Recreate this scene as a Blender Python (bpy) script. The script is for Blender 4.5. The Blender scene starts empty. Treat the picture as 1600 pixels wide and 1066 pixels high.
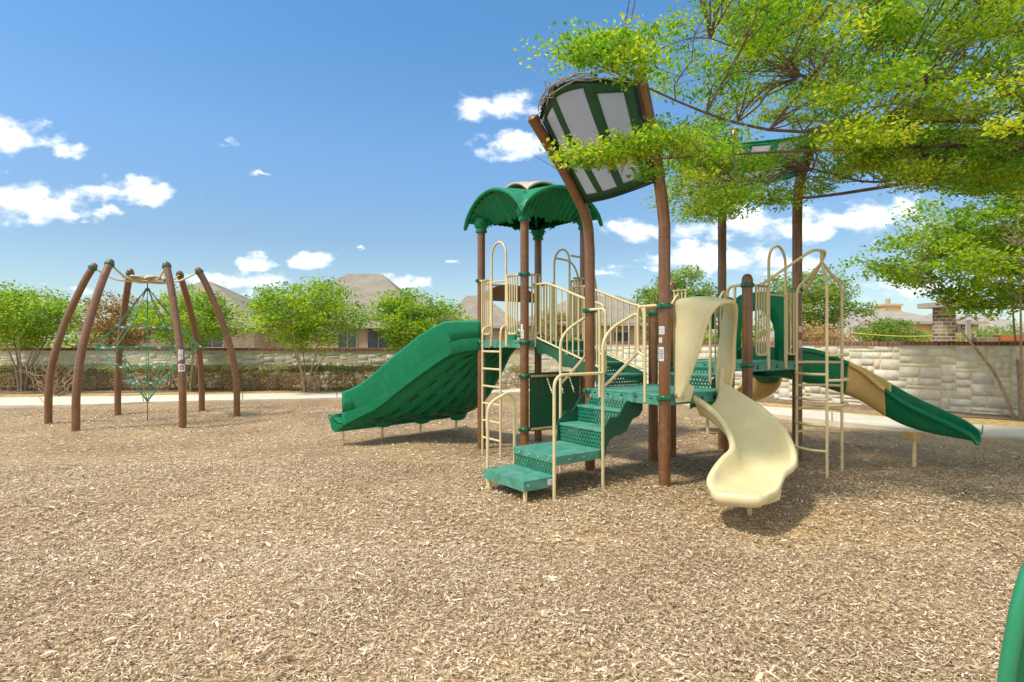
import bpy, bmesh, math, random
import numpy as np
from mathutils import Vector, Matrix
random.seed(7); rng = np.random.default_rng(7)
R = math.radians
C = bpy.context.scene.collection
S = bpy.context.scene

# ------------------------------------------------------------------ camera
FPX = 919.25; Y0 = 533.0; EYE = 1.6
cam = bpy.data.objects.new("camera", bpy.data.cameras.new("camera")); C.objects.link(cam)
cam.location = (0, 0, EYE); cam.rotation_euler = (R(90), 0, 0)
cam.data.sensor_width = 36; cam.data.lens = FPX / 1600 * 36
cam.data.clip_start = .05; cam.data.clip_end = 2000
S.camera = cam
# ------------------------------------------------------------------ sun, sky, exposure
SUN_EL = 58; SUN_AZ = 240          # azimuth clockwise from +Y
to_sun = Vector((math.sin(R(SUN_AZ)) * math.cos(R(SUN_EL)), math.cos(R(SUN_AZ)) * math.cos(R(SUN_EL)), math.sin(R(SUN_EL))))
sl = bpy.data.lights.new("sun", 'SUN'); sl.energy = 2.45; sl.angle = R(6.0); sl.color = (1, .95, .86)
so = bpy.data.objects.new("sun", sl); C.objects.link(so)
so.rotation_euler = to_sun.to_track_quat('Z', 'Y').to_euler()
S.view_settings.view_transform = 'Standard'; S.view_settings.look = 'None'
S.view_settings.gamma = 1; S.view_settings.exposure = 0.70
SKY_STR = .14

def build_world():
    w = bpy.data.worlds.new("World"); S.world = w; w.use_nodes = True
    nt = w.node_tree; N = nt.nodes; L = nt.links; N.clear()
    def nd(t, **k):
        n = N.new(t)
        for a, b in k.items(): setattr(n, a, b)
        return n
    def mth(op, a, b=None, c=None, clamp=False):
        n = nd('ShaderNodeMath', operation=op); n.use_clamp = clamp
        for i, v in enumerate((a, b, c)):
            if v is None: continue
            if isinstance(v, (int, float)): n.inputs[i].default_value = v
            else: L.new(v, n.inputs[i])
        return n.outputs[0]
    out = nd('ShaderNodeOutputWorld'); bg = nd('ShaderNodeBackground')
    sky = nd('ShaderNodeTexSky'); sky.sky_type = 'NISHITA'; sky.sun_disc = False
    sky.sun_elevation = R(SUN_EL); sky.sun_rotation = R(SUN_AZ)
    sky.air_density = 1.0; sky.dust_density = .6; sky.ozone_density = 1.6
    tc = nd('ShaderNodeTexCoord'); sp = nd('ShaderNodeSeparateXYZ'); L.new(tc.outputs['Generated'], sp.inputs[0])
    # clouds stand in the part of the sky above the far wall: positions are directions (tangent coordinates about north)
    yy = mth('MAXIMUM', sp.outputs[1], .02)
    tx = mth('DIVIDE', sp.outputs[0], yy); tz = mth('DIVIDE', sp.outputs[2], yy)
    cv = nd('ShaderNodeCombineXYZ'); L.new(tx, cv.inputs[0]); L.new(mth('MULTIPLY', tz, 1.6), cv.inputs[1])
    n1 = nd('ShaderNodeTexNoise'); n1.inputs['Scale'].default_value = 19; n1.inputs['Detail'].default_value = 7; n1.inputs['Roughness'].default_value = .58
    L.new(cv.outputs[0], n1.inputs['Vector'])
    n2 = nd('ShaderNodeTexNoise'); n2.inputs['Scale'].default_value = 7; n2.inputs['Detail'].default_value = 3
    L.new(cv.outputs[0], n2.inputs['Vector'])
    nn = mth('SUBTRACT', n1.outputs[0], .5); nb = mth('SUBTRACT', n2.outputs[0], .5)
    clouds = [(22,222,52,30,1),(112,239,26,13,1),(45,322,85,36,1),(110,335,45,20,.8),(195,303,84,20,1),(180,330,30,12,.8),(135,347,26,8,.6),
      (355,224,24,9,.55),(410,271,26,8,.6),(785,173,74,24,1),(740,180,40,14,.8),(812,228,52,24,1),
      (985,365,46,20,1),(1110,360,70,20,.8),(1165,350,70,32,1),(1270,355,70,26,.9),(1350,345,100,30,1),(1405,330,40,22,.9),
      (1130,405,110,26,1),(1230,415,80,18,.8),(945,425,26,11,.9),(640,440,42,14,.95),(475,409,36,15,.95),(405,414,34,12,.95),(390,443,75,16,.95),
      (330,440,60,12,.8),(562,388,18,5,.6),(706,412,16,7,.6),(95,450,70,13,.5),(1420,452,110,26,.75),(1010,420,60,10,.5),]
    nw = nd('ShaderNodeTexNoise'); nw.inputs['Scale'].default_value = 24; nw.inputs['Detail'].default_value = 4; L.new(cv.outputs[0], nw.inputs['Vector'])
    ws = nd('ShaderNodeSeparateColor'); L.new(nw.outputs['Color'], ws.inputs[0])
    tx = mth('ADD', tx, mth('MULTIPLY', mth('SUBTRACT', ws.outputs[0], .5), .065)); tz = mth('ADD', tz, mth('MULTIPLY', mth('SUBTRACT', ws.outputs[1], .5), .04))
    dens = None; lowm = None
    for cx, cy, rx, ry, k in clouds:
        ax, az = (cx - 800) / FPX, (Y0 - cy) / FPX
        ex = mth('DIVIDE', mth('SUBTRACT', tx, ax), rx / FPX)
        ez = mth('DIVIDE', mth('SUBTRACT', tz, az), ry / FPX)
        ezl = mth('MULTIPLY', mth('MINIMUM', ez, 0), 1.25)      # flatter base
        ezu = mth('MAXIMUM', ez, 0)
        d = mth('ADD', mth('MULTIPLY', ex, ex), mth('ADD', mth('MULTIPLY', ezl, ezl), mth('MULTIPLY', ezu, ezu)))
        v = mth('SUBTRACT', 1.3*k-.02, mth('SQRT', d))
        sh = mth('MULTIPLY_ADD', ez, -.5, .1)
        wv = mth('MAXIMUM', v, 0)
        lw = mth('MULTIPLY', wv, sh)
        dens = v if dens is None else mth('MAXIMUM', dens, v)
        lowm = lw if lowm is None else mth('MAXIMUM', lowm, lw)
    f = mth('ADD', dens, mth('ADD', mth('MULTIPLY', nn, 3.1), mth('MULTIPLY', nb, 1.2)))
    ramp = nd('ShaderNodeMapRange'); ramp.interpolation_type = 'SMOOTHSTEP'
    ramp.inputs[1].default_value = .02; ramp.inputs[2].default_value = 1.25; L.new(f, ramp.inputs[0])
    up = mth('GREATER_THAN', sp.outputs[2], -.01); fr = mth('GREATER_THAN', sp.outputs[1], .05)
    fac = mth('MULTIPLY', mth('MULTIPLY', ramp.outputs[0], .96), mth('MULTIPLY', up, fr))
    n4 = nd('ShaderNodeTexNoise'); n4.inputs['Scale'].default_value = 2.6; n4.inputs['Detail'].default_value = 7; L.new(tc.outputs['Generated'], n4.inputs['Vector'])  # unseen clouds overhead and behind the camera, added for white fill light
    r4 = nd('ShaderNodeMapRange'); r4.interpolation_type = 'SMOOTHSTEP'; r4.inputs[1].default_value = .42; r4.inputs[2].default_value = .58; L.new(n4.outputs[0], r4.inputs[0])
    bk = nd('ShaderNodeMapRange'); bk.interpolation_type = 'SMOOTHSTEP'; bk.inputs[1].default_value = .30; bk.inputs[2].default_value = -.05; L.new(sp.outputs[1], bk.inputs[0])
    hi = nd('ShaderNodeMapRange'); hi.interpolation_type = 'SMOOTHSTEP'; hi.inputs[1].default_value = .62; hi.inputs[2].default_value = .80; L.new(sp.outputs[2], hi.inputs[0])
    rest = mth('MULTIPLY', mth('MAXIMUM', bk.outputs[0], hi.outputs[0]), up)
    fac = mth('MAXIMUM', fac, mth('MULTIPLY', mth('MULTIPLY', r4.outputs[0], rest), .9))
    ccol = nd('ShaderNodeMix', data_type='RGBA')
    ccol.inputs[6].default_value = (7.4, 7.3, 7.2, 1); ccol.inputs[7].default_value = (4.3, 4.6, 5.3, 1)
    L.new(mth('MULTIPLY', lowm, 2.2, clamp=True), ccol.inputs[0])
    tr = nd('ShaderNodeValToRGB'); L.new(sp.outputs[2], tr.inputs[0]); E = tr.color_ramp.elements
    E[0].position = 0; E[0].color = (.58, .64, .68, 1); E[1].position = 1; E[1].color = (.66, .98, 1.15, 1)
    for p_, c_ in ((.16, (.52, .59, .63)), (.30, (.56, .73, .83)), (.47, (.47, .77, .90))):
        e_ = E.new(p_); e_.color = (*c_, 1)
    hs = nd('ShaderNodeMix', data_type='RGBA'); hs.blend_type = 'MULTIPLY'; hs.inputs[0].default_value = 1
    L.new(sky.outputs[0], hs.inputs[6]); L.new(tr.outputs[0], hs.inputs[7])
    mx = nd('ShaderNodeMix', data_type='RGBA'); L.new(fac, mx.inputs[0]); L.new(hs.outputs[2], mx.inputs[6]); L.new(ccol.outputs[2], mx.inputs[7])
    L.new(mx.outputs[2], bg.inputs[0]); bg.inputs[1].default_value = SKY_STR; L.new(bg.outputs[0], out.inputs[0])
build_world()

# ------------------------------------------------------------------ materials
def new_mat(name):
    m = bpy.data.materials.new(name); m.use_nodes = True
    nt = m.node_tree; b = nt.nodes['Principled BSDF']; return m, nt, nt.nodes, nt.links, b
def mat(name, col, rough=.5, var=.12, vscale=3., bump=.0, bscale=60., col2=None, metallic=0, coat=0, spec=.5, attr=None, attr_cols=None, detail=4, dust=0):
    m, nt, N, L, b = new_mat(name)
    b.inputs['Roughness'].default_value = rough; b.inputs['Metallic'].default_value = metallic
    b.inputs['Specular IOR Level'].default_value = spec
    b.inputs['Coat Weight'].default_value = coat
    tc = N.new('ShaderNodeTexCoord')
    no = N.new('ShaderNodeTexNoise'); no.inputs['Scale'].default_value = vscale; no.inputs['Detail'].default_value = detail
    L.new(tc.outputs['Object'], no.inputs['Vector'])
    cr = N.new('ShaderNodeValToRGB'); L.new(no.outputs[0], cr.inputs[0])
    c2 = col2 or tuple(min(1, c * (1 + var)) for c in col)
    c1 = tuple(c * (1 - var) for c in col)
    cr.color_ramp.elements[0].position = .3; cr.color_ramp.elements[1].position = .7
    cr.color_ramp.elements[0].color = (*c1, 1); cr.color_ramp.elements[1].color = (*c2, 1)
    outc = cr.outputs[0]
    if attr:
        at = N.new('ShaderNodeAttribute'); at.attribute_name = attr
        ar = N.new('ShaderNodeValToRGB'); L.new(at.outputs['Fac'], ar.inputs[0])
        while len(ar.color_ramp.elements) < len(attr_cols): ar.color_ramp.elements.new(.5)
        for i, cc in enumerate(attr_cols):
            ar.color_ramp.elements[i].position = i / (len(attr_cols) - 1); ar.color_ramp.elements[i].color = (*cc, 1)
        mx = N.new('ShaderNodeMix'); mx.data_type = 'RGBA'; mx.blend_type = 'MULTIPLY'; mx.inputs[0].default_value = 1
        L.new(ar.outputs[0], mx.inputs[6])
        cr.color_ramp.elements[0].color = (1 - var, 1 - var, 1 - var, 1); cr.color_ramp.elements[1].color = (1 + var, 1 + var, 1 + var, 1)
        L.new(cr.outputs[0], mx.inputs[7]); outc = mx.outputs[2]
    if dust:
        dn = N.new('ShaderNodeTexNoise'); dn.inputs['Scale'].default_value = 11; dn.inputs['Detail'].default_value = 9; dn.inputs['Roughness'].default_value = .72
        L.new(tc.outputs['Object'], dn.inputs['Vector'])
        dm = N.new('ShaderNodeMapRange'); dm.inputs[1].default_value = .50; dm.inputs[2].default_value = .72; dm.inputs[4].default_value = dust; L.new(dn.outputs[0], dm.inputs[0])
        dx = N.new('ShaderNodeMix'); dx.data_type = 'RGBA'; L.new(dm.outputs[0], dx.inputs[0]); L.new(outc, dx.inputs[6]); dx.inputs[7].default_value = (.42, .36, .26, 1); outc = dx.outputs[2]
        rm = N.new('ShaderNodeMath'); rm.operation = 'MULTIPLY_ADD'; rm.inputs[1].default_value = 1.2; rm.inputs[2].default_value = rough; L.new(dm.outputs[0], rm.inputs[0]); L.new(rm.outputs[0], b.inputs['Roughness'])
    L.new(outc, b.inputs['Base Color'])
    if bump:
        n2 = N.new('ShaderNodeTexNoise'); n2.inputs['Scale'].default_value = bscale; n2.inputs['Detail'].default_value = 5
        L.new(tc.outputs['Object'], n2.inputs['Vector'])
        bp = N.new('ShaderNodeBump'); bp.inputs['Strength'].default_value = bump; bp.inputs['Distance'].default_value = .02
        L.new(n2.outputs[0], bp.inputs['Height']); L.new(bp.outputs[0], b.inputs['Normal'])
    return m
def holes(m, a, bb, du=.5, thr=.26, off=True, axis='sum'):
    """expanded-metal openings: staggered diamonds cut out of the sheet in object space"""
    nt = m.node_tree; N = nt.nodes; L = nt.links
    tc = N.new('ShaderNodeTexCoord'); s = N.new('ShaderNodeSeparateXYZ'); L.new(tc.outputs['Object'], s.inputs[0])
    def mth(op, x, y=None):
        n = N.new('ShaderNodeMath'); n.operation = op
        for i, v in enumerate((x, y)):
            if v is None: continue
            if isinstance(v, (int, float)): n.inputs[i].default_value = v
            else: L.new(v, n.inputs[i])
        return n.outputs[0]
    p = mth('ADD', s.outputs[0], s.outputs[1]) if axis == 'sum' else s.outputs[0]
    q = s.outputs[2] if axis == 'sum' else s.outputs[1]
    X = mth('MULTIPLY', p, a); Yq = mth('MULTIPLY', q, bb)
    row = mth('MULTIPLY', mth('MODULO', mth('FLOOR', mth('ADD', Yq, 1000)), 2), .5)
    fx = mth('ABSOLUTE', mth('SUBTRACT', mth('FRACT', mth('ADD', mth('ADD', X, 1000), row)), .5))
    fy = mth('ABSOLUTE', mth('SUBTRACT', mth('FRACT', mth('ADD', Yq, 1000)), .5))
    hole = mth('LESS_THAN', mth('ADD', fx, mth('MULTIPLY', fy, du)), thr)
    tr = N.new('ShaderNodeBsdfTransparent'); mx = N.new('ShaderNodeMixShader')
    out = N['Material Output']; L.new(hole, mx.inputs[0]); L.new(N['Principled BSDF'].outputs[0], mx.inputs[1]); L.new(tr.outputs[0], mx.inputs[2])
    L.new(mx.outputs[0], out.inputs[0]); return m

GREEN = mat("green_plastic", (.001, .19, .075), .45, .10, 2, .05, 120, spec=.3, dust=.10)
GREEN_DK = mat("clamp_green", (.002, .115, .048), .28, .1, 5, spec=.6)
GREEN_CAN_SHADE = mat("canopy_green_shaded", (.001, .062, .018), .5, .12, 3, .05, 90, dust=.08)  # darkened green: the first canopy's backlit shade is put into the colour
TEAL = mat("deck_coating", (.045, .25, .16), .42, .16, 9, .15, 150, col2=(.09, .32, .23), dust=.28)
TEAL_H = holes(mat("riser_mesh", (.015, .17, .10), .42, .15, 9), 21, 23, .8, .36)
STRING = mat("stringer_green", (.015, .10, .045), .45, .18, 5, .08, 100)
TAN = mat("tan_powder_coat", (.68, .54, .28), .42, .07, 6, .03, 150)
TAN_PL = mat("tan_plastic", (.72, .47, .16), .42, .10, 2.5, .04, 120, dust=.2)
CREAM = mat("cream_plastic", (.70, .58, .30), .36, .08, 2.2, .04, 120, col2=(.76, .66, .37), dust=.20)
BROWN = mat("brown_post_paint", (.185, .075, .023), .30, .16, 1.5, .03, 80, coat=.25, dust=.22)
BROWN_PN = mat("brown_panel", (.20, .085, .03), .45, .2, 4)
WHITE = mat("sticker_white", (.70, .70, .70), .5, .05, 20)
REDM = mat("sticker_red", (.50, .05, .04), .5, .05, 20)
GREYT = mat("sticker_text", (.25, .25, .27), .6, .05, 20)
BOLT = mat("bolt_metal", (.55, .52, .45), .3, .05, 20, metallic=.6)
CAPGREY = mat("roof_cap_tan", (.50, .42, .27), .5, .1, 3, .05, 80)
def perf_sheet():
    m = mat("perforated_sheet", (.50, .43, .38), .5, .06, 30); N = m.node_tree.nodes; L = m.node_tree.links
    tr = N.new('ShaderNodeBsdfTransparent'); mx = N.new('ShaderNodeMixShader'); mx.inputs[0].default_value = .13
    tl = N.new('ShaderNodeBsdfTranslucent'); tl.inputs[0].default_value = (.6, .52, .46, 1); m2 = N.new('ShaderNodeMixShader'); m2.inputs[0].default_value = .4
    L.new(N['Principled BSDF'].outputs[0], m2.inputs[1]); L.new(tl.outputs[0], m2.inputs[2])
    L.new(m2.outputs[0], mx.inputs[1]); L.new(tr.outputs[0], mx.inputs[2]); L.new(mx.outputs[0], N['Material Output'].inputs[0]); return m
PERF = perf_sheet()
ROPEG = mat("green_rope", (.02, .26, .13), .7, .25, 60)
ROPEK = mat("steel_cable", (.10, .11, .11), .4, .2, 30, metallic=.5)
ROPEW = mat("rope_clamp", (.55, .62, .58), .4, .1, 30)
SHADE_DK = mat("shade_dark", (.004, .018, .008), .8, .1, 10)  # near-black that paints shade in recesses and on the backlit canopy edge
CONC = mat("concrete", (.64, .56, .42), .85, .10, 2.5, .3, 60)
BARK = mat("bark", (.34, .24, .15), .85, .3, 9, .5, 60)
BARK_DK = mat("bark_dark", (.17, .11, .07), .9, .3, 9, .5, 60)
ROOF = mat("roof_shingle", (.26, .22, .165), .9, .16, 1.4, .4, 14, detail=8)
ROOF_G = mat("roof_shingle_grey", (.33, .285, .225), .9, .16, 1.4, .4, 14, detail=8)
STUCCO = mat("stucco_tan", (.60, .42, .22), .9, .08, 1)
TRIM = mat("house_trim", (.42, .35, .28), .7, .08, 2)
GLASS = mat("window_glass", (.06, .08, .10), .1, .2, 2, spec=.8)
NET = mat("yellow_tape", (.80, .66, .06), .6, .06, 3)
ORANGE = mat("orange_board", (.68, .22, .05), .7, .1, 3)
def brick_mat(name, c1, c2, mortar, sc):
    m, nt, N, L, b = new_mat(name); b.inputs['Roughness'].default_value = .9
    tc = N.new('ShaderNodeTexCoord'); s = N.new('ShaderNodeSeparateXYZ'); L.new(tc.outputs['Object'], s.inputs[0])
    ad = N.new('ShaderNodeMath'); L.new(s.outputs[0], ad.inputs[0]); L.new(s.outputs[1], ad.inputs[1])
    cb = N.new('ShaderNodeCombineXYZ'); L.new(ad.outputs[0], cb.inputs[0]); L.new(s.outputs[2], cb.inputs[1])
    br = N.new('ShaderNodeTexBrick'); L.new(cb.outputs[0], br.inputs['Vector'])
    br.inputs['Color1'].default_value = (*c1, 1); br.inputs['Color2'].default_value = (*c2, 1); br.inputs['Mortar'].default_value = (*mortar, 1)
    br.inputs['Scale'].default_value = sc; br.inputs['Mortar Size'].default_value = .03
    br.inputs['Brick Width'].default_value = .7; br.inputs['Row Height'].default_value = .28
    L.new(br.outputs[0], b.inputs['Base Color']); return m
BRICK = brick_mat("house_brick", (.36, .22, .12), (.50, .36, .21), (.58, .50, .36), 2.5)
BRICK2 = brick_mat("column_brick", (.16, .08, .04), (.42, .30, .16), (.55, .50, .38), 2.6)

def leaf_mat(name, cols, trans=.5):
    m, nt, N, L, b = new_mat(name)
    at = N.new('ShaderNodeAttribute'); at.attribute_name = 'rnd'
    ar = N.new('ShaderNodeValToRGB'); L.new(at.outputs['Fac'], ar.inputs[0])
    while len(ar.color_ramp.elements) < len(cols): ar.color_ramp.elements.new(.5)
    for i, cc in enumerate(cols):
        ar.color_ramp.elements[i].position = i / (len(cols) - 1); ar.color_ramp.elements[i].color = (*cc, 1)
    L.new(ar.outputs[0], b.inputs['Base Color']); b.inputs['Roughness'].default_value = .45
    t = N.new('ShaderNodeBsdfTranslucent')
    g = N.new('ShaderNodeMix'); g.data_type = 'RGBA'; g.blend_type = 'MULTIPLY'; g.inputs[0].default_value = 1
    L.new(ar.outputs[0], g.inputs[6]); g.inputs[7].default_value = (1.9, 1.7, .8, 1); L.new(g.outputs[2], t.inputs[0])
    mx = N.new('ShaderNodeMixShader'); mx.inputs[0].default_value = trans
    L.new(b.outputs[0], mx.inputs[1]); L.new(t.outputs[0], mx.inputs[2]); L.new(mx.outputs[0], N['Material Output'].inputs[0])
    return m
LEAF_NEAR = leaf_mat("leaf_near", [(.04, .15, .01), (.10, .27, .014), (.22, .39, .018), (.42, .50, .028), (.58, .54, .05)])
LEAF_MY = leaf_mat("leaf_myrtle", [(.045, .15, .012), (.14, .28, .016), (.29, .42, .02), (.40, .48, .03)])
LEAF_DULL = leaf_mat("leaf_dull", [(.06, .14, .02), (.14, .25, .035), (.28, .37, .07), (.36, .42, .12)])
LEAF_BROWN = leaf_mat("leaf_bronze", [(.09, .11, .02), (.20, .17, .04), (.32, .20, .07), (.30, .13, .07)])
LEAF_HEDGE = leaf_mat("leaf_hedge", [(.14, .20, .06), (.24, .29, .11), (.38, .38, .20), (.40, .30, .15)], .35)
LEAF_DRY = leaf_mat("leaf_dry", [(.26, .16, .06), (.40, .25, .10), (.48, .34, .16), (.30, .30, .10)], .35)

# ------------------------------------------------------------------ mesh helpers
class MB:
    def __init__(s): s.v = []; s.f = []
    def add(s, v, f):
        o = len(s.v); s.v += [tuple(p) for p in v]; s.f += [tuple(i + o for i in q) for q in f]; return s
    def box(s, c, d, rot=None):
        v = [Vector((x * d[0] / 2, y * d[1] / 2, z * d[2] / 2)) for x in (-1, 1) for y in (-1, 1) for z in (-1, 1)]
        if rot: v = [rot @ p for p in v]
        v = [p + Vector(c) for p in v]
        return s.add(v, [(0, 1, 3, 2), (4, 6, 7, 5), (0, 4, 5, 1), (2, 3, 7, 6), (0, 2, 6, 4), (1, 5, 7, 3)])
    def bx(s, x0, x1, y0, y1, z0, z1): return s.box(((x0+x1)/2, (y0+y1)/2, (z0+z1)/2), (abs(x1-x0), abs(y1-y0), abs(z1-z0)))
    def tube(s, pts, r, n=10, closed=False, caps=True):
        P = [Vector(p) for p in pts]; m = len(P)
        rr = r if hasattr(r, '__len__') else [r] * m
        T = []
        for i in range(m):
            a = P[(i - 1) % m] if (closed or i > 0) else P[i]; b = P[(i + 1) % m] if (closed or i < m - 1) else P[i]
            t = (b - a); T.append(t.normalized() if t.length > 1e-9 else Vector((0, 0, 1)))
        nrm = T[0].orthogonal().normalized(); V = []
        for i in range(m):
            if i: 
                q = T[i-1].rotation_difference(T[i]); nrm = (q @ nrm)
            nrm = (nrm - T[i] * nrm.dot(T[i])).normalized(); bn = T[i].cross(nrm)
            for k in range(n):
                a = 2 * math.pi * k / n; V.append(P[i] + (nrm * math.cos(a) + bn * math.sin(a)) * rr[i])
        F = []
        for i in range(m if closed else m - 1):
            j = (i + 1) % m
            for k in range(n): F.append((i*n+k, i*n+(k+1) % n, j*n+(k+1) % n, j*n+k))
        if caps and not closed: F.append(tuple(range(n))[::-1]); F.append(tuple((m-1)*n + k for k in range(n)))
        return s.add(V, F)
    def lathe(s, c, prof, n=20):
        V = []; F = []
        for r, z in prof:
            for k in range(n):
                a = 2*math.pi*k/n; V.append((c[0]+r*math.cos(a), c[1]+r*math.sin(a), c[2]+z))
        for i in range(len(prof)-1):
            for k in range(n): F.append((i*n+k, i*n+(k+1) % n, (i+1)*n+(k+1) % n, (i+1)*n+k))
        F.append(tuple(range(n))[::-1]); F.append(tuple((len(prof)-1)*n+k for k in range(n)))
        return s.add(V, F)
    def prism(s, poly, a, b):            # poly in 3D, extruded by vector from +a to +b
        n = len(poly); a = Vector(a); b = Vector(b)
        V = [Vector(p)+a for p in poly] + [Vector(p)+b for p in poly]
        return s.add(V, [tuple(range(n))[::-1], tuple(range(n, 2*n))] + [(i, (i+1) % n, n+(i+1) % n, n+i) for i in range(n)])
    def grid(s, rows):
        n = len(rows[0]); V = [p for r in rows for p in r]
        return s.add(V, [(i*n+j, i*n+j+1, (i+1)*n+j+1, (i+1)*n+j) for i in range(len(rows)-1) for j in range(n-1)])
    def build(s, name, m, parent=None, smooth=True, solid=0, bevel=0, sub=0, offs=0, extra=()):
        n0 = len(s.f); cuts = []
        for mb2, m2 in extra: s.add(mb2.v, mb2.f); cuts.append((len(s.f), m2))
        me = bpy.data.meshes.new(name); me.from_pydata([tuple(p) for p in s.v], [], s.f); me.update()
        a = n0
        for i, (b, m2) in enumerate(cuts):
            for k in range(a, b): me.polygons[k].material_index = i+1
            a = b
        bm = bmesh.new(); bm.from_mesh(me); bmesh.ops.recalc_face_normals(bm, faces=bm.faces) if not solid else None; bm.to_mesh(me); bm.free()
        o = bpy.data.objects.new(name, me); C.objects.link(o); me.materials.append(m)
        for _, m2 in extra: me.materials.append(m2)
        if smooth:
            me.shade_smooth()
            try: me.set_sharp_from_angle(angle=R(38))
            except Exception: pass
        if sub: k = o.modifiers.new('sub', 'SUBSURF'); k.levels = sub; k.render_levels = sub
        if solid: k = o.modifiers.new('solid', 'SOLIDIFY'); k.thickness = solid; k.offset = offs
        if bevel: k = o.modifiers.new('bev', 'BEVEL'); k.width = bevel; k.segments = 2; k.limit_method = 'ANGLE'
        if parent: o.parent = parent
        return o
def tag(o, label=None, cat=None, group=None, kind=None):
    if label: o['label'] = label
    if cat: o['category'] = cat
    if group: o['group'] = group
    if kind: o['kind'] = kind
    return o
def empty(name, loc=(0, 0, 0), rz=0):
    o = bpy.data.objects.new(name, None); C.objects.link(o); o.location = loc; o.rotation_euler = (0, 0, rz); o.empty_display_size = .2; return o
def fillet(pts, rad, n=5):
    P = [Vector(p) for p in pts]; out = [P[0]]
    for i in range(1, len(P)-1):
        a, b, c = P[i-1], P[i], P[i+1]; u = (a-b); v = (c-b)
        d = min(rad, u.length*.48, v.length*.48); s = b + u.normalized()*d; e = b + v.normalized()*d
        for k in range(n+1):
            t = k/n; out.append(s*(1-t)**2 + b*2*t*(1-t) + e*t*t)
    out.append(P[-1]); return out
def catmull(pts, n=6):
    P = [np.array(p, float) for p in pts]; P = [2*P[0]-P[1]] + P + [2*P[-1]-P[-2]]; out = []
    for i in range(1, len(P)-2):
        for k in range(n):
            t = k/n; a, b, c, d = P[i-1:i+3]
            out.append(.5*((2*b)+(-a+c)*t+(2*a-5*b+4*c-d)*t*t+(-a+3*b-3*c+d)*t**3))
    out.append(P[-2]); return out

# surveyed geometry: play structure frame (u along the decks, v away, z up)
TH = .6216; FX, FY = 1.6478, 6.3578; ct, st = math.cos(TH), math.sin(TH)
def w2l(X, Y, Z): dx, dy = X-FX, Y-FY; return Vector((dx*ct+dy*st, -dx*st+dy*ct, Z))
def l2w(u, v, z): return Vector((FX+u*ct-v*st, FY+u*st+v*ct, z))
def px(x, y, Y): return Vector(((x-800)/FPX*Y, Y, EYE-(y-Y0)/FPX*Y))     # sight line at depth Y
def lp(x, y, Y): return w2l(*px(x, y, Y))
def pl(x, y, p0, n):                                                       # sight line meets a vertical plane (local)
    o = w2l(0, 0, EYE); d = Vector(((x-800)/FPX*ct+st, -(x-800)/FPX*st+ct, -(y-Y0)/FPX))
    n = Vector((n[0], n[1], 0)); t = (Vector((p0[0], p0[1], 0))-o).dot(n)/d.dot(n); return o+d*t
def ground_z(X, Y):
    s = lambda t: (lambda q: q*q*(3-2*q))(max(0, min(1, t)))
    return -.10*s((Y-6.8)/2.6)*s((3.2-X)/2.4)

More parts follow.
